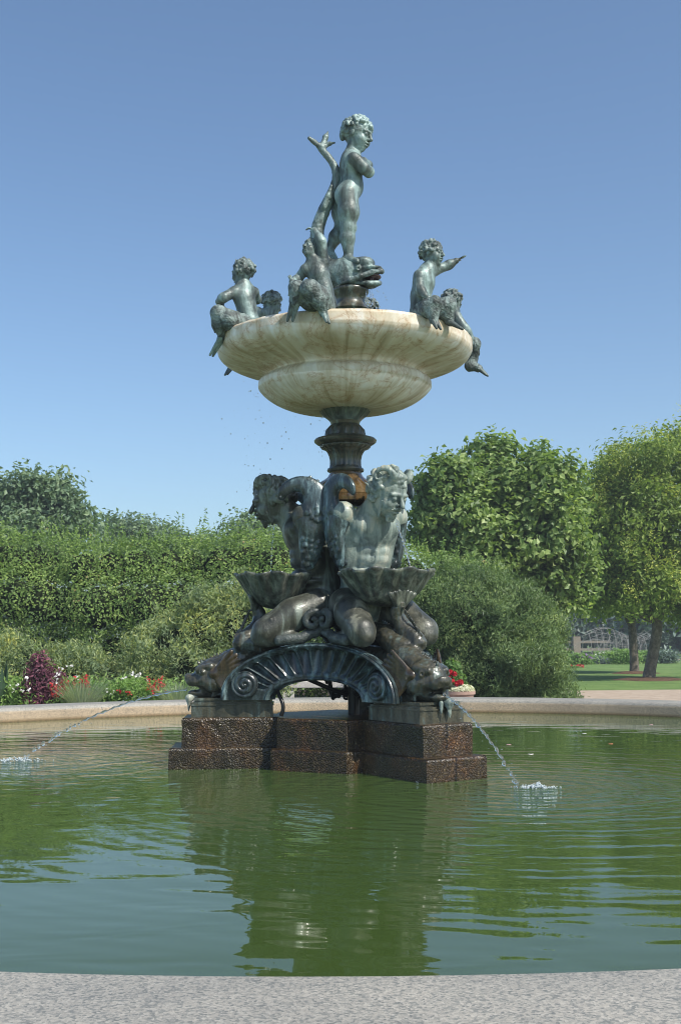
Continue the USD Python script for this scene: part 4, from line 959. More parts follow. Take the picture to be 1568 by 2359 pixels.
# petals afloat
petal_m = plain('petal_pink', (.75, .42, .45), .5); petal_r = plain('petal_orange', (.6, .2, .1), .5); petal_w = plain('petal_white', (.8, .75, .72), .5)
for i, (px, py, mt, lab) in enumerate([(1499, 1669, petal_m, 'pink petal afloat nearest the far rim at right'), (1345, 1689, petal_w, 'white petal afloat beyond the right jet'), (1406, 1713, petal_r, 'orange petal afloat at right of the white one'),
        (1171, 1715, petal_m, 'magenta petal afloat just beside the right jet'), (1222, 1737, petal_w, 'pale petal afloat behind the splash'), (965, 1801, petal_w, 'white petal against the near corner of the plinth')]):
    c = ground_at(px, py, WATER_Z + .004); a = np.linspace(0, 2 * PI, 9)[:-1]
    v = np.column_stack([.026 * np.cos(a), .017 * np.sin(a), .0015 * np.cos(2 * a)]); v = np.vstack([v, [0, 0, -.003], v + [0, 0, -.003]])
    f = [(8, k, (k + 1) % 8) for k in range(8)] + [(k, k + 9, (k + 1) % 8) for k in range(8)] + [((k + 1) % 8, k + 9, (k + 1) % 8 + 9) for k in range(8)]
    m = obj('petal', trimesh.Trimesh(v + c, np.array(f), process=False), mt); tag(m, lab, 'petal', 'petals afloat on the pool')

# ------------------------------------------------------------------ foliage
def leaf_mesh(P, N, L, W, rg, jitter=.55, lift=.5, long=None):
    n = len(P); nn = N + jitter * rg.normal(size=(n, 3)) + A(0, 0, lift); nn /= np.linalg.norm(nn, axis=1, keepdims=True)
    ref = rg.normal(size=(n, 3)) if long is None else long + .45 * rg.normal(size=(n, 3))
    t = ref - nn * (ref * nn).sum(1, keepdims=True); t /= np.maximum(np.linalg.norm(t, axis=1, keepdims=True), 1e-6); b = np.cross(nn, t)
    s = (.65 + .7 * rg.random((n, 1)))
    V = np.stack([P - t * L * .5 * s, P + b * W * .5 * s + nn * W * .18 * s, P + t * L * .5 * s - nn * L * .10, P - b * W * .5 * s + nn * W * .18 * s], 1).reshape(-1, 3)
    k = np.arange(n)[:, None] * 4
    return V, np.vstack([k + [0, 1, 2], k + [0, 2, 3]])
def crown(lobes, n, rg, clusters=None, sigma=.2, shell=.3, lump=.35, lfreq=2.2, keep=.72, seed=0, fill=.12):
    """Leaf positions and outward directions spread through the outer part of a set of ellipsoids."""
    C = np.array([l[0] for l in lobes], float); Rr = np.array([l[1] for l in lobes], float)
    area = (Rr[:, 0] * Rr[:, 1] + Rr[:, 1] * Rr[:, 2] + Rr[:, 0] * Rr[:, 2])
    def pick(m):
        i = rg.choice(len(C), m, p=area / area.sum()); d = rg.normal(size=(m, 3)); d /= np.linalg.norm(d, axis=1, keepdims=True)
        lum = 1 + lump * 2 * (meshkit.fbm(d * lfreq + i[:, None] * 7.3, 3, seed) - .55)
        r = lum * (1 - shell * rg.random(m) ** 1.4); deep = rg.random(m) < fill; r = np.where(deep, rg.random(m) ** .6 * .8, r)
        p = C[i] + d * Rr[i] * r[:, None]
        q = np.linalg.norm((p[:, None] - C[None]) / Rr[None], axis=2); q[np.arange(m), i] = 9
        ok = (q.min(1) > keep) | deep
        nn = d / Rr[i]; nn /= np.linalg.norm(nn, axis=1, keepdims=True)
        return p[ok], nn[ok]
    if clusters:
        cp, cn = pick(clusters); k = rg.integers(0, len(cp), n)
        return cp[k] + rg.normal(size=(n, 3)) * sigma, cn[k]
    return pick(n)
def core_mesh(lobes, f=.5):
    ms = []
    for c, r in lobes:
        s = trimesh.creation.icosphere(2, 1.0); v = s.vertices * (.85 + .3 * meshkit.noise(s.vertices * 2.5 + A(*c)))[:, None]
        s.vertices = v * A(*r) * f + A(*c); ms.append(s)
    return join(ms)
def roughen(lobes, rg, k=5, f=(.28, .48), up=.25):
    out = list(lobes)
    for c, r in lobes:
        for _ in range(k):
            d = unit(rg.normal(size=3) + A(0, -.2, up)); s = rg.uniform(*f)
            out.append((A(*c) + d * A(*r) * rg.uniform(.82, 1.02), A(*r) * s * A(1.15, 1.15, .85)))
    return out
def limb_set(base, tips, r0, rg, r1=.02, fork=None):
    ms = []
    for tip in tips:
        a = A(*(base if fork is None else fork)); b_ = A(*tip); m = a + (b_ - a) * .5 + A(*rg.normal(size=3)) * .12 * np.linalg.norm(b_ - a) * A(1, 1, .3)
        ms.append(tube(spline([a, m, b_], 8), np.linspace(r0, r1, 8), 7))
    return ms
def plant(name, label, cat, base, lobes, n, L, W, mat, seed, group=None, core=.7, trunk=None, part='crown', **kw):
    rg = np.random.default_rng(seed); t = thing(name, label, cat, base, 0, group); o = A(*base)
    lm = {k: kw.pop(k) for k in ('jitter', 'lift') if k in kw}; up = kw.pop('upward', None)
    rk = kw.pop('rough_k', 0); full = roughen(lobes, rg, rk) if rk else lobes
    P, N = crown(full, n, rg, seed=seed, **kw); ok = P[:, 2] > .02; P, N = P[ok], N[ok]
    ln = None if up is None else N + A(0, 0, up)
    V, Fc = leaf_mesh(P, N, L, W, rg, long=ln, **lm)
    m = obj(part, (V - o, Fc), mat, t, kind='stuff')
    if core:
        cm_ = core_mesh(lobes, core); cm_.apply_translation(-o); obj('inner_twigs', cm_, shade_core_m, t, smooth=True)  # added opaque hull, darkens the interior and stops light passing through the leaves
    if trunk is not None: trunk.apply_translation(-o); obj('trunk', trunk, bark_m, t, smooth=60)
    return t, P, N
hedge_leaf = leafmat('hedge_leaf', [(0, (.03, .055, .015)), (.4, (.058, .098, .024)), (.75, (.10, .15, .034)), (.93, (.14, .19, .05)), (1, (.16, .13, .055))], gain=2.7)
juniper_leaf = leafmat('juniper_spray', [(0, (.03, .052, .022)), (.45, (.07, .10, .04)), (.75, (.115, .145, .045)), (1, (.17, .18, .04))], trans=.35, gain=2.9)
conifer_leaf = leafmat('conifer_spray', [(0, (.022, .042, .015)), (.5, (.052, .088, .026)), (.85, (.095, .14, .04)), (1, (.14, .18, .05))], trans=.3, gain=2.3)
catalpa_leaf = leafmat('catalpa_leaf', [(0, (.022, .042, .012)), (.4, (.055, .092, .022)), (.8, (.11, .155, .042)), (1, (.16, .205, .07))], trans=.42, gain=2.7)
rain_leaf = leafmat('rain_tree_leaf', [(0, (.035, .058, .012)), (.5, (.07, .108, .02)), (1, (.125, .165, .034))], trans=.42, gain=2.6)
panicle_leaf = leafmat('yellow_green_panicle', [(0, (.13, .17, .03)), (.5, (.2, .24, .045)), (1, (.28, .30, .07))], trans=.42)
far_leaf = leafmat('distant_leaf', [(0, (.035, .065, .03)), (.5, (.065, .105, .045)), (1, (.11, .155, .065))], trans=.25)
grey_leaf = leafmat('grey_green_leaf', [(0, (.03, .055, .035)), (.5, (.06, .09, .06)), (1, (.10, .14, .095))], trans=.2)
dark_leaf = plain('dark_glossy_leaf', (.03, .06, .03), .35)
purple_leaf = leafmat('purple_leaf', [(0, (.03, .012, .016)), (.5, (.075, .03, .035)), (1, (.16, .06, .06))], trans=.2)
green_leaf = leafmat('flowerbed_leaf', [(0, (.04, .08, .02)), (.5, (.08, .15, .03)), (1, (.14, .21, .05))], trans=.42)
blade_m = leafmat('grass_blade', [(0, (.07, .10, .05)), (.5, (.11, .15, .08)), (1, (.16, .2, .115))], trans=.42)
red_m = leafmat('red_flower', [(0, (.42, .015, .025)), (1, (.65, .04, .06))], trans=.2, gain=1.0)
white_m = leafmat('white_flower', [(0, (.62, .6, .6)), (1, (.8, .78, .78))], trans=.2, gain=1.0)
cream_m = leafmat('cream_flower', [(0, (.55, .55, .38)), (1, (.72, .72, .58))], trans=.2, gain=1.0)
violet_m = leafmat('violet_flower', [(0, (.2, .08, .3)), (1, (.35, .2, .5))], trans=.2, gain=1.0)

def px_lobe(px, py, Y, rx, ry, depth):
    c = at(px, py, Y); s = (Y + 10.9) / F
    return (c, (rx * s, depth, ry * s))
# the tall hedge
rg = np.random.default_rng(12); lob = []
tops = np.array([(-120, 1212), (0, 1216), (90, 1225), (200, 1236), (300, 1232), (380, 1226), (450, 1232), (540, 1220), (600, 1216), (680, 1228), (780, 1240), (880, 1240), (960, 1252), (1050, 1278), (1130, 1318)])
for px in np.arange(-110, 1140, 62):
    ty = np.interp(px, tops[:, 0], tops[:, 1]); Y = 17 + rg.normal() * .35
    lob.append(px_lobe(px, ty + 78, Y + .5, 74, 80, 1.0)); lob.append(px_lobe(px + 28, ty + 165, Y - .3, 74, 92, 1.1)); lob.append(px_lobe(px, ty + 290, Y - .1, 72, 110, 1.0))
b0 = at(200, 1600, 17); b0[2] = 0
hedge, P, N = plant('hedge', 'long tall leafy green hedge running behind the pool', 'hedge', b0, lob, 200000, .07, .042, hedge_leaf, 101, core=.5, lump=.34, shell=.28, lfreq=2.6, fill=.06)
V = []; 
rg = np.random.default_rng(13)
sel = np.flatnonzero((N[:, 2] > .35) & (P[:, 2] > 3.0)); sel = rg.choice(sel, min(520, len(sel)), replace=False)
SP, SN = [], []
for i in sel:
    h = .18 + .4 * rg.random(); lean = A(*rg.normal(size=3)) * .12
    k = int(h / .03)
    for j in range(k):
        SP.append(P[i] + (A(0, 0, 1) + lean) * (j + 1) * .03 + rg.normal(size=3) * .02); SN.append(A(*rg.normal(size=3)) * A(1, 1, .3))
V, Fc = leaf_mesh(np.array(SP), np.array(SN), .085, .03, rg)
obj('young_shoots', (V - b0, Fc), hedge_leaf, hedge, kind='stuff')
# low evergreens before it
def spray_bush(label, spec, Y, n, seed, mat=juniper_leaf, L=.10, W=.026, rk=7):
    lob = [px_lobe(x, y, Y + dy, rx, ry, dp) for x, y, rx, ry, dy, dp in spec]
    c = A(*lob[0][0]); c[2] = 0
    return plant('evergreen_shrub', label, 'shrub', c, lob, n, L, W, mat, seed, 'evergreen shrubs behind the pool rim', core=.5, clusters=n // 24, sigma=.085, lump=.3, shell=.34, upward=1.1, jitter=.9, rough_k=rk, keep=.65)
spray_bush('low olive green evergreen shrub at the far left behind the flowers', [(-40, 1560, 110, 105, 0, .9), (60, 1560, 95, 105, .2, .9), (150, 1575, 90, 98, 0, .8), (235, 1580, 85, 98, .2, .8), (300, 1600, 60, 90, -.1, .7)], 12.6, 30000, 111)
spray_bush('taller olive green evergreen shrub beside the left dolphin', [(330, 1560, 70, 110, .2, .8), (400, 1500, 85, 105, .4, .9), (470, 1455, 80, 95, .5, 1.0), (560, 1450, 85, 98, .5, 1.0), (470, 1560, 110, 90, 0, .9), (590, 1560, 80, 90, .2, .9)], 12.6, 36000, 112)
spray_bush('large rounded dark green evergreen shrub at right of the fountain', [(1085, 1420, 150, 125, 0, 1.7), (1180, 1450, 105, 120, .1, 1.4), (1010, 1470, 100, 115, .2, 1.4), (1130, 1540, 165, 110, -.2, 1.7), (1225, 1555, 88, 105, -.1, 1.2), (985, 1560, 80, 100, 0, 1.2)], 14.0, 125000, 113, conifer_leaf, .085, .022, 3)
# trees
def tree(label, lobes, base, n, L, W, mat, seed, forks, r0=.14, forkpt=None, core=.6, **kw):
    rg = np.random.default_rng(seed + 900); base = A(*base)
    fk = A(*forkpt) if forkpt is not None else base + A(0, 0, 1.6)
    ms = [tube(spline([base + A(0, 0, -.1), base + A(0, 0, .12), (base + fk) / 2 + A(.02, 0, 0), fk], 12), np.interp(np.linspace(0, 1, 12), [0, .08, .25, 1], [r0 * 1.5, r0 * 1.18, r0, r0 * .86]), 14)]
    ms += limb_set(base, forks, r0 * .66, rg, .02, fk)
    return plant('tree', label, 'tree', base, lobes, n, L, W, mat, seed, None, core=core, trunk=join(ms), **kw)
Yc = 24.0
L1 = [px_lobe(x, y, Yc + dy, rx, ry, dp) for x, y, rx, ry, dy, dp in [(1060, 1150, 115, 105, 0, 1.4), (1150, 1130, 110, 95, .3, 1.4), (1235, 1165, 100, 100, 0, 1.4), (1010, 1210, 80, 90, .2, 1.2), (1130, 1230, 140, 100, -.6, 1.6), (1250, 1260, 95, 110, -.2, 1.4), (1215, 1340, 110, 75, 0, 1.3), (1080, 1310, 100, 90, -.3, 1.2), (1290, 1330, 60, 80, .3, 1.0)]]
b0 = at(1150, 1500, Yc + .3); b0[2] = 0
tree('broad-leaved bright green tree right behind the right satyr', L1, b0, 56000, .185, .14, catalpa_leaf, 121, [l[0] for l in L1], .16, clusters=1700, sigma=.17, lump=.35, lfreq=3.2, shell=.55, core=0, fill=.22, rough_k=7, keep=.5)
base1 = ground_at(1495, 1566); Y1 = base1[1]
L2 = [px_lobe(x, y, Y1 + dy, rx, ry, dp) for x, y, rx, ry, dy, dp in [(1500, 1080, 105, 85, 0, 2.2), (1410, 1130, 85, 75, .3, 1.8), (1590, 1100, 110, 100, 0, 2.2), (1370, 1220, 70, 80, 0, 1.7), (1470, 1200, 110, 90, -1, 2.2), (1590, 1240, 110, 95, 0, 2.2), (1375, 1320, 70, 80, 0, 1.7), (1450, 1330, 95, 85, -.6, 2.0), (1545, 1350, 90, 75, 0, 2.0), (1640, 1340, 80, 90, .2, 1.8)]]
fk1 = at(1513, 1432, Y1)
t_, P_, N_ = tree('yellow-green flowering tree with straight trunk in mulch at far right', L2, base1, 44000, .19, .09, rain_leaf, 122, [l[0] for l in L2], .205, fk1, clusters=1900, sigma=.22, lump=.35, shell=.55, core=0, fill=.22, rough_k=7, keep=.5)
rg = np.random.default_rng(77); sel = np.flatnonzero((N_[:, 2] > .05)); sel = rg.choice(sel, 560, replace=False)
PP = np.repeat(P_[sel] + N_[sel] * .10 + A(0, 0, .12), 34, 0) + rg.normal(size=(560 * 34, 3)) * A(.14, .14, .16); NN = np.repeat(N_[sel], 34, 0)
V, Fc = leaf_mesh(PP, NN, .10, .05, rg); obj('flower_panicles', (V - base1, Fc), panicle_leaf, t_, kind='stuff')
base2 = ground_at(1461, 1551); Y2 = base2[1]
L3 = [px_lobe(x, y, Y2 + dy, rx, ry, dp) for x, y, rx, ry, dy, dp in [(1420, 1180, 90, 90, 0, 2.2), (1360, 1260, 70, 90, 0, 2.0), (1460, 1270, 90, 80, 0, 2.2), (1400, 1350, 90, 65, 0, 2.2), (1480, 1360, 70, 60, 0, 2.0)]]
tree('darker tree with forked trunk just behind the flowering tree', L3, base2, 24000, .20, .11, rain_leaf, 123, [at(1425, 1380, Y2), at(1490, 1370, Y2), at(1460, 1340, Y2), at(1400, 1330, Y2)], .185, at(1455, 1445, Y2), clusters=1100, sigma=.25, lump=.4, shell=.5, core=0, fill=.25, rough_k=5, keep=.5)
for (bx, by_, rx) in ((base1[0], base1[1], 1.25), (base2[0], base2[1], 1.0)):
    a = np.linspace(0, 2 * PI, 40); rr = rx * (.85 + .3 * meshkit.noise(np.column_stack([np.cos(a) * 2 + bx, np.sin(a) * 2, a * 0])))
    v = np.vstack([[bx, by_, .10], np.column_stack([bx + rr * .6 * np.cos(a), by_ + rr * .6 * np.sin(a), np.full(40, .075)]), np.column_stack([bx + rr * np.cos(a), by_ + rr * np.sin(a), np.full(40, .004)])])
    f = [(0, 1 + k, 1 + (k + 1) % 40) for k in range(40)] + [(1 + k, 41 + k, 41 + (k + 1) % 40) for k in range(40)] + [(1 + k, 41 + (k + 1) % 40, 1 + (k + 1) % 40) for k in range(40)]
    m = obj('mulch_ring', trimesh.Trimesh(v, np.array(f), process=False), mulch_m); tag(m, 'ring of brown mulch round the trunk of the ' + ('flowering tree' if rx > 1.1 else 'darker forked tree'), 'mulch', 'mulch rings')
def far_tree(label, spec, Y, n, L, seed, mat=far_leaf):
    lob = [px_lobe(x, y, Y + dy, rx, ry, dp) for x, y, rx, ry, dy, dp in spec]; b = A(*lob[0][0]); b[2] = 0
    tree(label, lob, b, n, L, L * .6, mat, seed, [l[0] for l in lob[:4]], .3, b + A(0, 0, max(1.5, lob[0][0][2] * .4)), clusters=n // 16, sigma=L * 1.3, lump=.35, shell=.35, core=.5, rough_k=5, keep=.6)
far_tree('tall rounded green tree beyond the hedge at the left edge', [(50, 1180, 80, 72, 0, 2.4), (130, 1172, 52, 62, 0, 1.8), (-40, 1185, 80, 75, 0, 2.2), (160, 1215, 40, 60, -.3, 1.5), (90, 1250, 85, 75, -.4, 2.2), (-40, 1270, 90, 80, 0, 2.2)], 39, 26000, .24, 131)
far_tree('low far tree with flat crown showing over the hedge left of centre', [(315, 1238, 65, 42, 0, 3), (258, 1248, 42, 40, 0, 3), (385, 1250, 42, 36, 0, 3), (470, 1272, 60, 45, 0, 3)], 62, 12000, .26, 132)
far_tree('small far treetop showing over the hedge beside the left satyr', [(570, 1250, 75, 45, 0, 2.5), (640, 1265, 60, 45, 0, 2.5)], 58, 7000, .3, 133)
far_tree('dark far tree between the round shrub and the trunks', [(1330, 1425, 70, 55, 0, 4), (1270, 1400, 70, 70, 0, 4), (1400, 1420, 60, 52, 0, 4)], 95, 9000, .5, 134, grey_leaf)
far_tree('dark far tree right of the trunks at the edge of the picture', [(1560, 1440, 55, 42, 0, 4), (1640, 1420, 70, 60, 0, 4), (1480, 1425, 60, 45, 0, 4)], 88, 8000, .5, 135, grey_leaf)
far_tree('hazy far tree at the end of the lawn behind the wire arches', [(1440, 1432, 80, 42, 0, 5), (1350, 1438, 80, 40, 0, 5), (1540, 1430, 90, 48, 0, 5)], 118, 7000, .6, 136, grey_leaf)
for i, (x0, Yl) in enumerate([(-260, 120), (-20, 112), (230, 125), (470, 118), (700, 122), (930, 115), (1130, 124), (1760, 116)]):
    far_tree(['broad tree at the far left of the distant row', 'second tree of the distant row behind the left shrubs', 'distant tree behind the hedge gap', 'distant tree behind the left shell', 'distant tree directly behind the column', 'distant tree behind the right satyr', 'distant tree behind the round shrub', 'distant tree off the right edge'][i],
             [(x0, 1415, 130, 62, 0, 5), (x0 + 90, 1425, 90, 50, 1, 5), (x0 - 90, 1425, 90, 50, -1, 5)], Yl, 3500, .7, 140 + i)
# ------------------------------------------------------------------ far garden: bed, wire arches, fence
def tuft_plants(name, label, cat, pts, n, L, W, mat, seed, spread=.25, hgt=.4, flowers=None, group=None):
    rg = np.random.default_rng(seed); b = A(*pts[0]); b[2] = 0; t = thing(name, label, cat, b, 0, group)
    C = np.array(pts); k = rg.integers(0, len(C), n)
    P = C[k] + rg.normal(size=(n, 3)) * A(spread, spread, 0); P[:, 2] = np.maximum(C[k][:, 2] * rg.random(n) ** .7 + rg.normal(size=n) * .03, .02)
    V, Fc = leaf_mesh(P, A(0, -.4, .6) + rg.normal(size=(n, 3)) * .5, L, W, rg); obj('leaves', (V - b, Fc), mat, t, kind='stuff')
    st = []
    for c in C:
        for q in range(5):
            a = rg.normal(size=2) * spread * .7; st.append(tube([A(c[0] + a[0] * .3, c[1] + a[1] * .3, 0), A(c[0] + a[0], c[1] + a[1], c[2] * (.6 + .4 * rg.random()))], .006, 5))
    sm = join(st); sm.apply_translation(-b); obj('stems', sm, green_leaf, t, kind='stuff')
    for pos, fm, size, per, sp, nm in (flowers or []):
        Q = np.repeat(np.array(pos), per, 0) + rg.normal(size=(len(pos) * per, 3)) * sp
        V, Fc = leaf_mesh(Q, np.tile(A(0, -.6, .6), (len(Q), 1)), size, size * .8, rg); obj(nm, (V - b, Fc), fm, t, kind='stuff')
    return t
Yb = 53
for i, (px, top, lab, mt, fl) in enumerate([(1330, 1505, 'leafy bed plant with violet blossoms next to the round shrub', green_leaf, violet_m), (1365, 1512, 'low grey-green bed plant left under the wire arches', grey_leaf, None), (1400, 1500, 'bed plant with pale dots under the wire arches', green_leaf, white_m), (1435, 1495, 'taller bright bed plant left of the forked trunk', green_leaf, None), (1530, 1496, 'low round grey-green bed plant right of the trunks', grey_leaf, None), (1484, 1500, 'bed plant seen between the two trunks', green_leaf, None)]):
    c = at(px, top, Yb + (i % 3)); pts = [c + A(dx, 0, dz) for dx, dz in ((-.4, -.15), (0, 0), (.4, -.1), (.15, -.3))]
    flw = [([c + A(rg.normal() * .45, -.25, -.05 - .25 * rg.random()) for _ in range(14)], fl, .09, 5, .04, 'blossom')] if fl else None
    tuft_plants('bed_plant', lab, 'plant', pts, 1500, .14, .07, mt, 150 + i, .28, .5, flw, 'plants of the far flower bed')
c = at(1320, 1537, 46); tuft_plants('red_flower_plant', 'small plant with scarlet flowers on the lawn edge by the round shrub', 'flower', [c], 160, .1, .05, green_leaf, 158, .15, .3, [([c + A(rg.normal() * .25, 0, .1 * rg.random()) for _ in range(10)], red_m, .1, 6, .04, 'blossom')])
hoops = []; T0, T1 = at(1352, 1500, 60), at(1490, 1500, 63)
tr = thing('wire_trellis', 'row of bare grey wire arches with twigs at the far bed', 'trellis', A(T0[0], T0[1], 0))
o = A(T0[0], T0[1], 0)
ax = unit(A(T1[0] - T0[0], T1[1] - T0[1], 0)); sd = unit(A(-.5, .86, 0) + ax * .2)
Ln = np.linalg.norm((T1 - T0)[:2])
for i in range(11):
    c = ax * Ln * i / 10; a = np.linspace(0, PI, 14); H = 1.55 + .3 * math.sin(i * .6)
    obj('wire_arch', tube([c + sd * .95 * math.cos(q) + ax * .3 * math.cos(q) + A(0, 0, .2 + H * math.sin(q) ** .7) for q in a], .014, 5), wire_m, tr)
for q in (.5, .9, 1.3, 1.57, 1.9, 2.3):
    obj('cross_wire', tube([ax * Ln * u + sd * .95 * math.cos(q) + A(0, 0, .2 + (1.55 + .3 * math.sin(u * 6)) * math.sin(q) ** .7) for u in np.linspace(0, 1, 12)], .009, 4), wire_m, tr)
rg = np.random.default_rng(81); tw = []
for k in range(120):
    c = ax * Ln * rg.random() + sd * rg.uniform(-.9, .9) + A(0, 0, rg.uniform(.4, 1.7)); tw.append(tube([c, c + rg.normal(size=3) * .3 * A(1, 1, 1), c + rg.normal(size=3) * .5 + A(0, 0, -.4)], .007, 4, False))
obj('twigs', join(tw), wire_m, tr, kind='stuff')
fe = thing('wooden_fence', 'weathered post and rail fence in the distance beside the round shrub', 'fence', A(*at(1328, 1500, 68)) * A(1, 1, 0))
o = A(*at(1328, 1500, 68)) * A(1, 1, 0); zt = at(1328, 1466, 68)[2]
pb = box((-.24, -.2, 0), (.24, .2, zt)); obj('post', pb, wood_m, fe)
obj('post', box((-3.4, -.1, 0), (-3.15, .1, zt - .1)), wood_m, fe)
for zz in (.55, 1.05): obj('rail', box((-3.15, -.05, zz), (-.24, .05, zz + .16)), wood_m, fe); obj('rail', box((.24, -.05, zz), (2.2, .05, zz + .16)), wood_m, fe)

# ------------------------------------------------------------------ flowers, bench and planter behind the rim
Yp = 10.0
def P0(px, py, dy=0.0): return at(px, py, Yp + dy)
rg = np.random.default_rng(90)
base = P0(98, 1600); base[2] = 0
lob = [(P0(95, 1565), (.28, .25, .36)), (P0(75, 1585), (.2, .2, .3)), (P0(120, 1585), (.2, .2, .3)), (P0(92, 1530), (.12, .12, .22)), (P0(95, 1615), (.3, .25, .3))]
plant('purple_shrub', 'dark purple-leaved shrub among white flowers at left', 'shrub', base, lob, 3600, .085, .028, purple_leaf, 161, core=.5, part='foliage', clusters=300, sigma=.05, jitter=.9)
for i, (x0, x1, lab) in enumerate([(-30, 70, 'leafy bed plants at the left edge with white flowers'), (130, 240, 'leafy green bed plants between purple shrub and grass tuft'), (235, 330, 'fresh green bed plants with white flowers left of the red spikes'), (320, 440, 'fresh green bed plants by the left dolphin')]):
    pts = [P0(rg.uniform(x0, x1), rg.uniform(1556, 1596), rg.uniform(-.3, .5)) for _ in range(26)]
    fl = []
    wpos = {0: [(28, 1590), (42, 1578), (60, 1565), (50, 1592), (66, 1588), (20, 1583)], 1: [(135, 1550), (142, 1540), (128, 1558), (176, 1560), (160, 1535), (132, 1572)], 2: [(246, 1588), (284, 1562), (254, 1602), (262, 1596)], 3: [(303, 1555), (320, 1552), (316, 1556), (342, 1566)]}[i]
    fl.append(([P0(x, y, -.3) for x, y in wpos], white_m, .05, 4, .022, 'white_blossom'))
    tuft_plants('bed_plants', lab, 'plant', pts, 2600, .10, .03, green_leaf, 170 + i, .14, .5, fl, 'leafy plants of the near flower bed')
for i, (spk, lab) in enumerate([([(128, 1590), (140, 1582), (150, 1572), (157, 1580), (146, 1592), (120, 1585)], 'cluster of red flower spikes right of the purple shrub'), ([(172, 1570), (186, 1574), (196, 1572), (202, 1584), (199, 1566)], 'cluster of red flower spikes above the left grass tuft'), ([(344, 1572), (352, 1588), (366, 1576), (372, 1568), (378, 1584), (356, 1578)], 'tall red flower spikes nearest the left dolphin'), ([(278, 1600), (296, 1604)], 'low scarlet flowers just over the rim')]):
    pos = []
    for x, y in spk:
        for k in range(5 if i < 3 else 2): pos.append(P0(x + rg.normal() * 1.2, y - 9 + 6 * k * (1 if i < 3 else .4), -.35))
    c = [P0(x, y + 22, -.35) for x, y in spk]
    tuft_plants('red_salvia', lab, 'flower', c, 300, .08, .03, green_leaf, 180 + i, .08, .3, [(pos, red_m, .036, 7, .016, 'red_blossom')], 'red flower spikes of the near bed')
def grass_tuft(label, px, py, rx, h, seed):
    rg = np.random.default_rng(seed); b = P0(px, py, -.55); b[2] = 0; t = thing('grass_tuft', label, 'grass', b, 0, 'grass tufts behind the rim')
    n = 700; th = rg.uniform(0, 2 * PI, n); r = rx * np.sqrt(rg.random(n)); z0 = .25
    root = np.column_stack([r * .3 * np.cos(th), r * .3 * np.sin(th), np.full(n, z0)]); H = h * (.6 + .5 * rg.random(n))
    mid = root + np.column_stack([r * .45 * np.cos(th), r * .45 * np.sin(th), H * .62]); tip = root + np.column_stack([r * 1.1 * np.cos(th), r * 1.1 * np.sin(th), H])
    s = np.column_stack([-np.sin(th), np.cos(th), 0 * th]) * .0042 + rg.normal(size=(n, 3)) * .0015
    V = np.stack([root - s, root + s, mid - s * .8, mid + s * .8, tip], 1).reshape(-1, 3); k = np.arange(n)[:, None] * 5
    obj('blades', (V, np.vstack([k + [0, 1, 3], k + [0, 3, 2], k + [2, 3, 4]])), blade_m, t, kind='stuff')
grass_tuft('fine green grass tuft over the rim under red flowers at left', 190, 1600, .46, .62, 191)
grass_tuft('fine green grass tuft over the rim beside the left dolphin', 412, 1598, .42, .55, 192)
# broad dark leaves at the picture's left edge
rg = np.random.default_rng(93); b = P0(-4, 1560, -.3); b[2] = 0
t = thing('broad_leaf_plant', 'dark glossy broad-leaved plant cut by the left edge', 'plant', b)
for k in range(7):
    a = k * .9; c = A(math.cos(a) * .05, math.sin(a) * .05, .3); tip = A(math.cos(a) * .16, math.sin(a) * .16, 1.15 + .1 * math.sin(k * 2))
    md = (c + tip) / 2 + A(math.cos(a), math.sin(a), 0) * .04; s = A(-math.sin(a), math.cos(a), 0)
    V = np.array([c, md - s * .08 + A(0, 0, .0), md + A(math.cos(a), math.sin(a), 0) * .03, md + s * .08, tip]); obj('leaf', trimesh.Trimesh(V, np.array([(0, 1, 2), (0, 2, 3), (1, 4, 2), (2, 4, 3)]), process=False), dark_leaf, t)
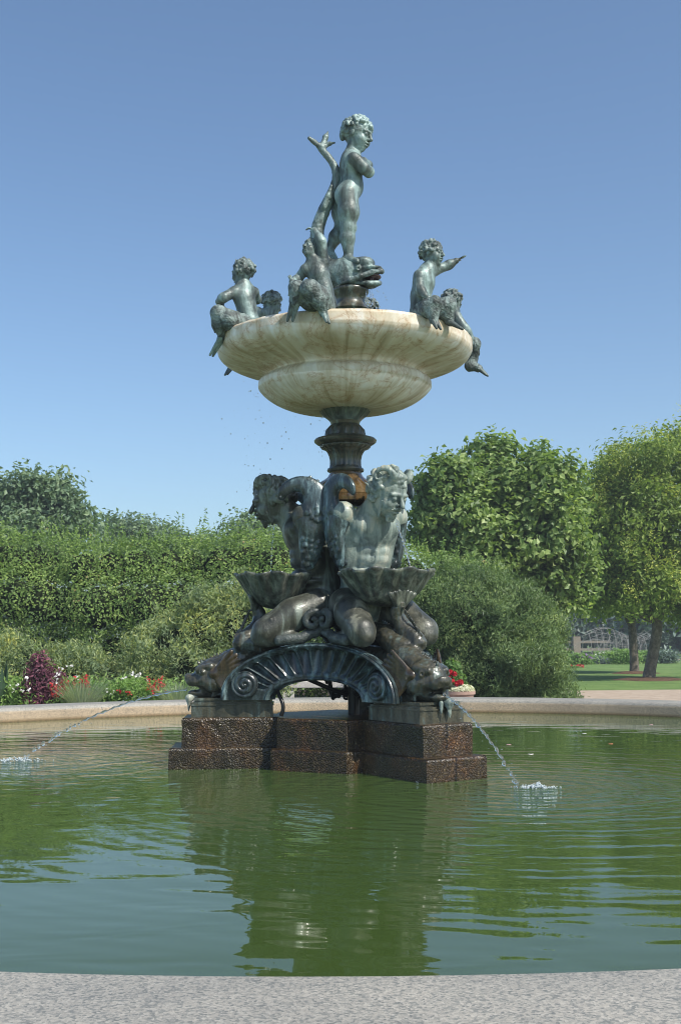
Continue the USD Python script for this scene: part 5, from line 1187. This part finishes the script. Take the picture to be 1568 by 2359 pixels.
# pale stone bench seen through the arch
Yn = 15.8; c0, c1 = at(606, 1569, Yn), at(842, 1569, Yn); zt = c0[2]
be = thing('stone_bench', 'pale stone garden bench seen through the fountain arch', 'bench', ((c0[0] + c1[0]) / 2, Yn, 0)); hw = (c1[0] - c0[0]) / 2; zb_ = at(606, 1585, Yn)[2]
def soft_box(lo, hi, r=.02):
    import manifold3d as m3
    pts = [m3.Manifold.sphere(r, 8).translate((x, y, z)) for x in (lo[0] + r, hi[0] - r) for y in (lo[1] + r, hi[1] - r) for z in (lo[2] + r, hi[2] - r)]
    return m3.Manifold.batch_hull(pts)
obj('seat', soft_box((-hw, -.25, zb_), (hw, .25, zt)), stone_m, be, smooth=40)
for px in (664, 800): x = at(px, 1600, Yn)[0] - (c0[0] + c1[0]) / 2; obj('leg', soft_box((x - .14, -.2, 0), (x + .14, .2, zb_ - .003)), stone_m, be, smooth=40)
# planter with roses right of the fountain
Yq = 9.2; b = at(1058, 1600, Yq); b[2] = 0
pl = thing('planter', 'pinkish stone planter spilling white flowers behind the right dolphin', 'planter', b)
zt = at(1058, 1592, Yq)[2]
obj('pot', lathe([(.03, .0), (.2, .0), (.21, .04), (.17, .1), (.2, .35), (.245, zt - .06), (.27, zt - .05), (.27, zt), (.23, zt), (.2, zt - .04), (.001, zt - .04)], 40), clay_m, pl, smooth=40)
rg = np.random.default_rng(95); n = 1500; d = rg.normal(size=(n, 3)); d /= np.linalg.norm(d, axis=1, keepdims=True)
V, Fc = leaf_mesh(A(0, 0, zt + .02) + d * A(.25, .25, .10), d, .035, .03, rg); obj('white_flowers', (V, Fc), cream_m, pl, kind='stuff')
c = at(1046, 1560, Yq); rb = thing('rose_bush', 'rose bush with deep red blooms over the planter', 'rose bush', b)
lob = [(A(-.06, .05, zt + .18), (.2, .18, .2)), (A(-.1, .05, zt + .38), (.14, .14, .16))]
P, N = crown(lob, 900, rg); V, Fc = leaf_mesh(P, N, .06, .04, rg); obj('leaves', (V, Fc), green_leaf, rb, kind='stuff')
for px, py in ((1036, 1548), (1040, 1566), (1052, 1574), (1061, 1571), (1031, 1560), (1046, 1552)):
    q = at(px, py, Yq - .18) - b; dd = rg.normal(size=(46, 3)); dd /= np.linalg.norm(dd, axis=1, keepdims=True)
    V, Fc = leaf_mesh(q + dd * .035, dd, .05, .045, rg, jitter=.3); obj('rose', (V, Fc), red_m, rb)
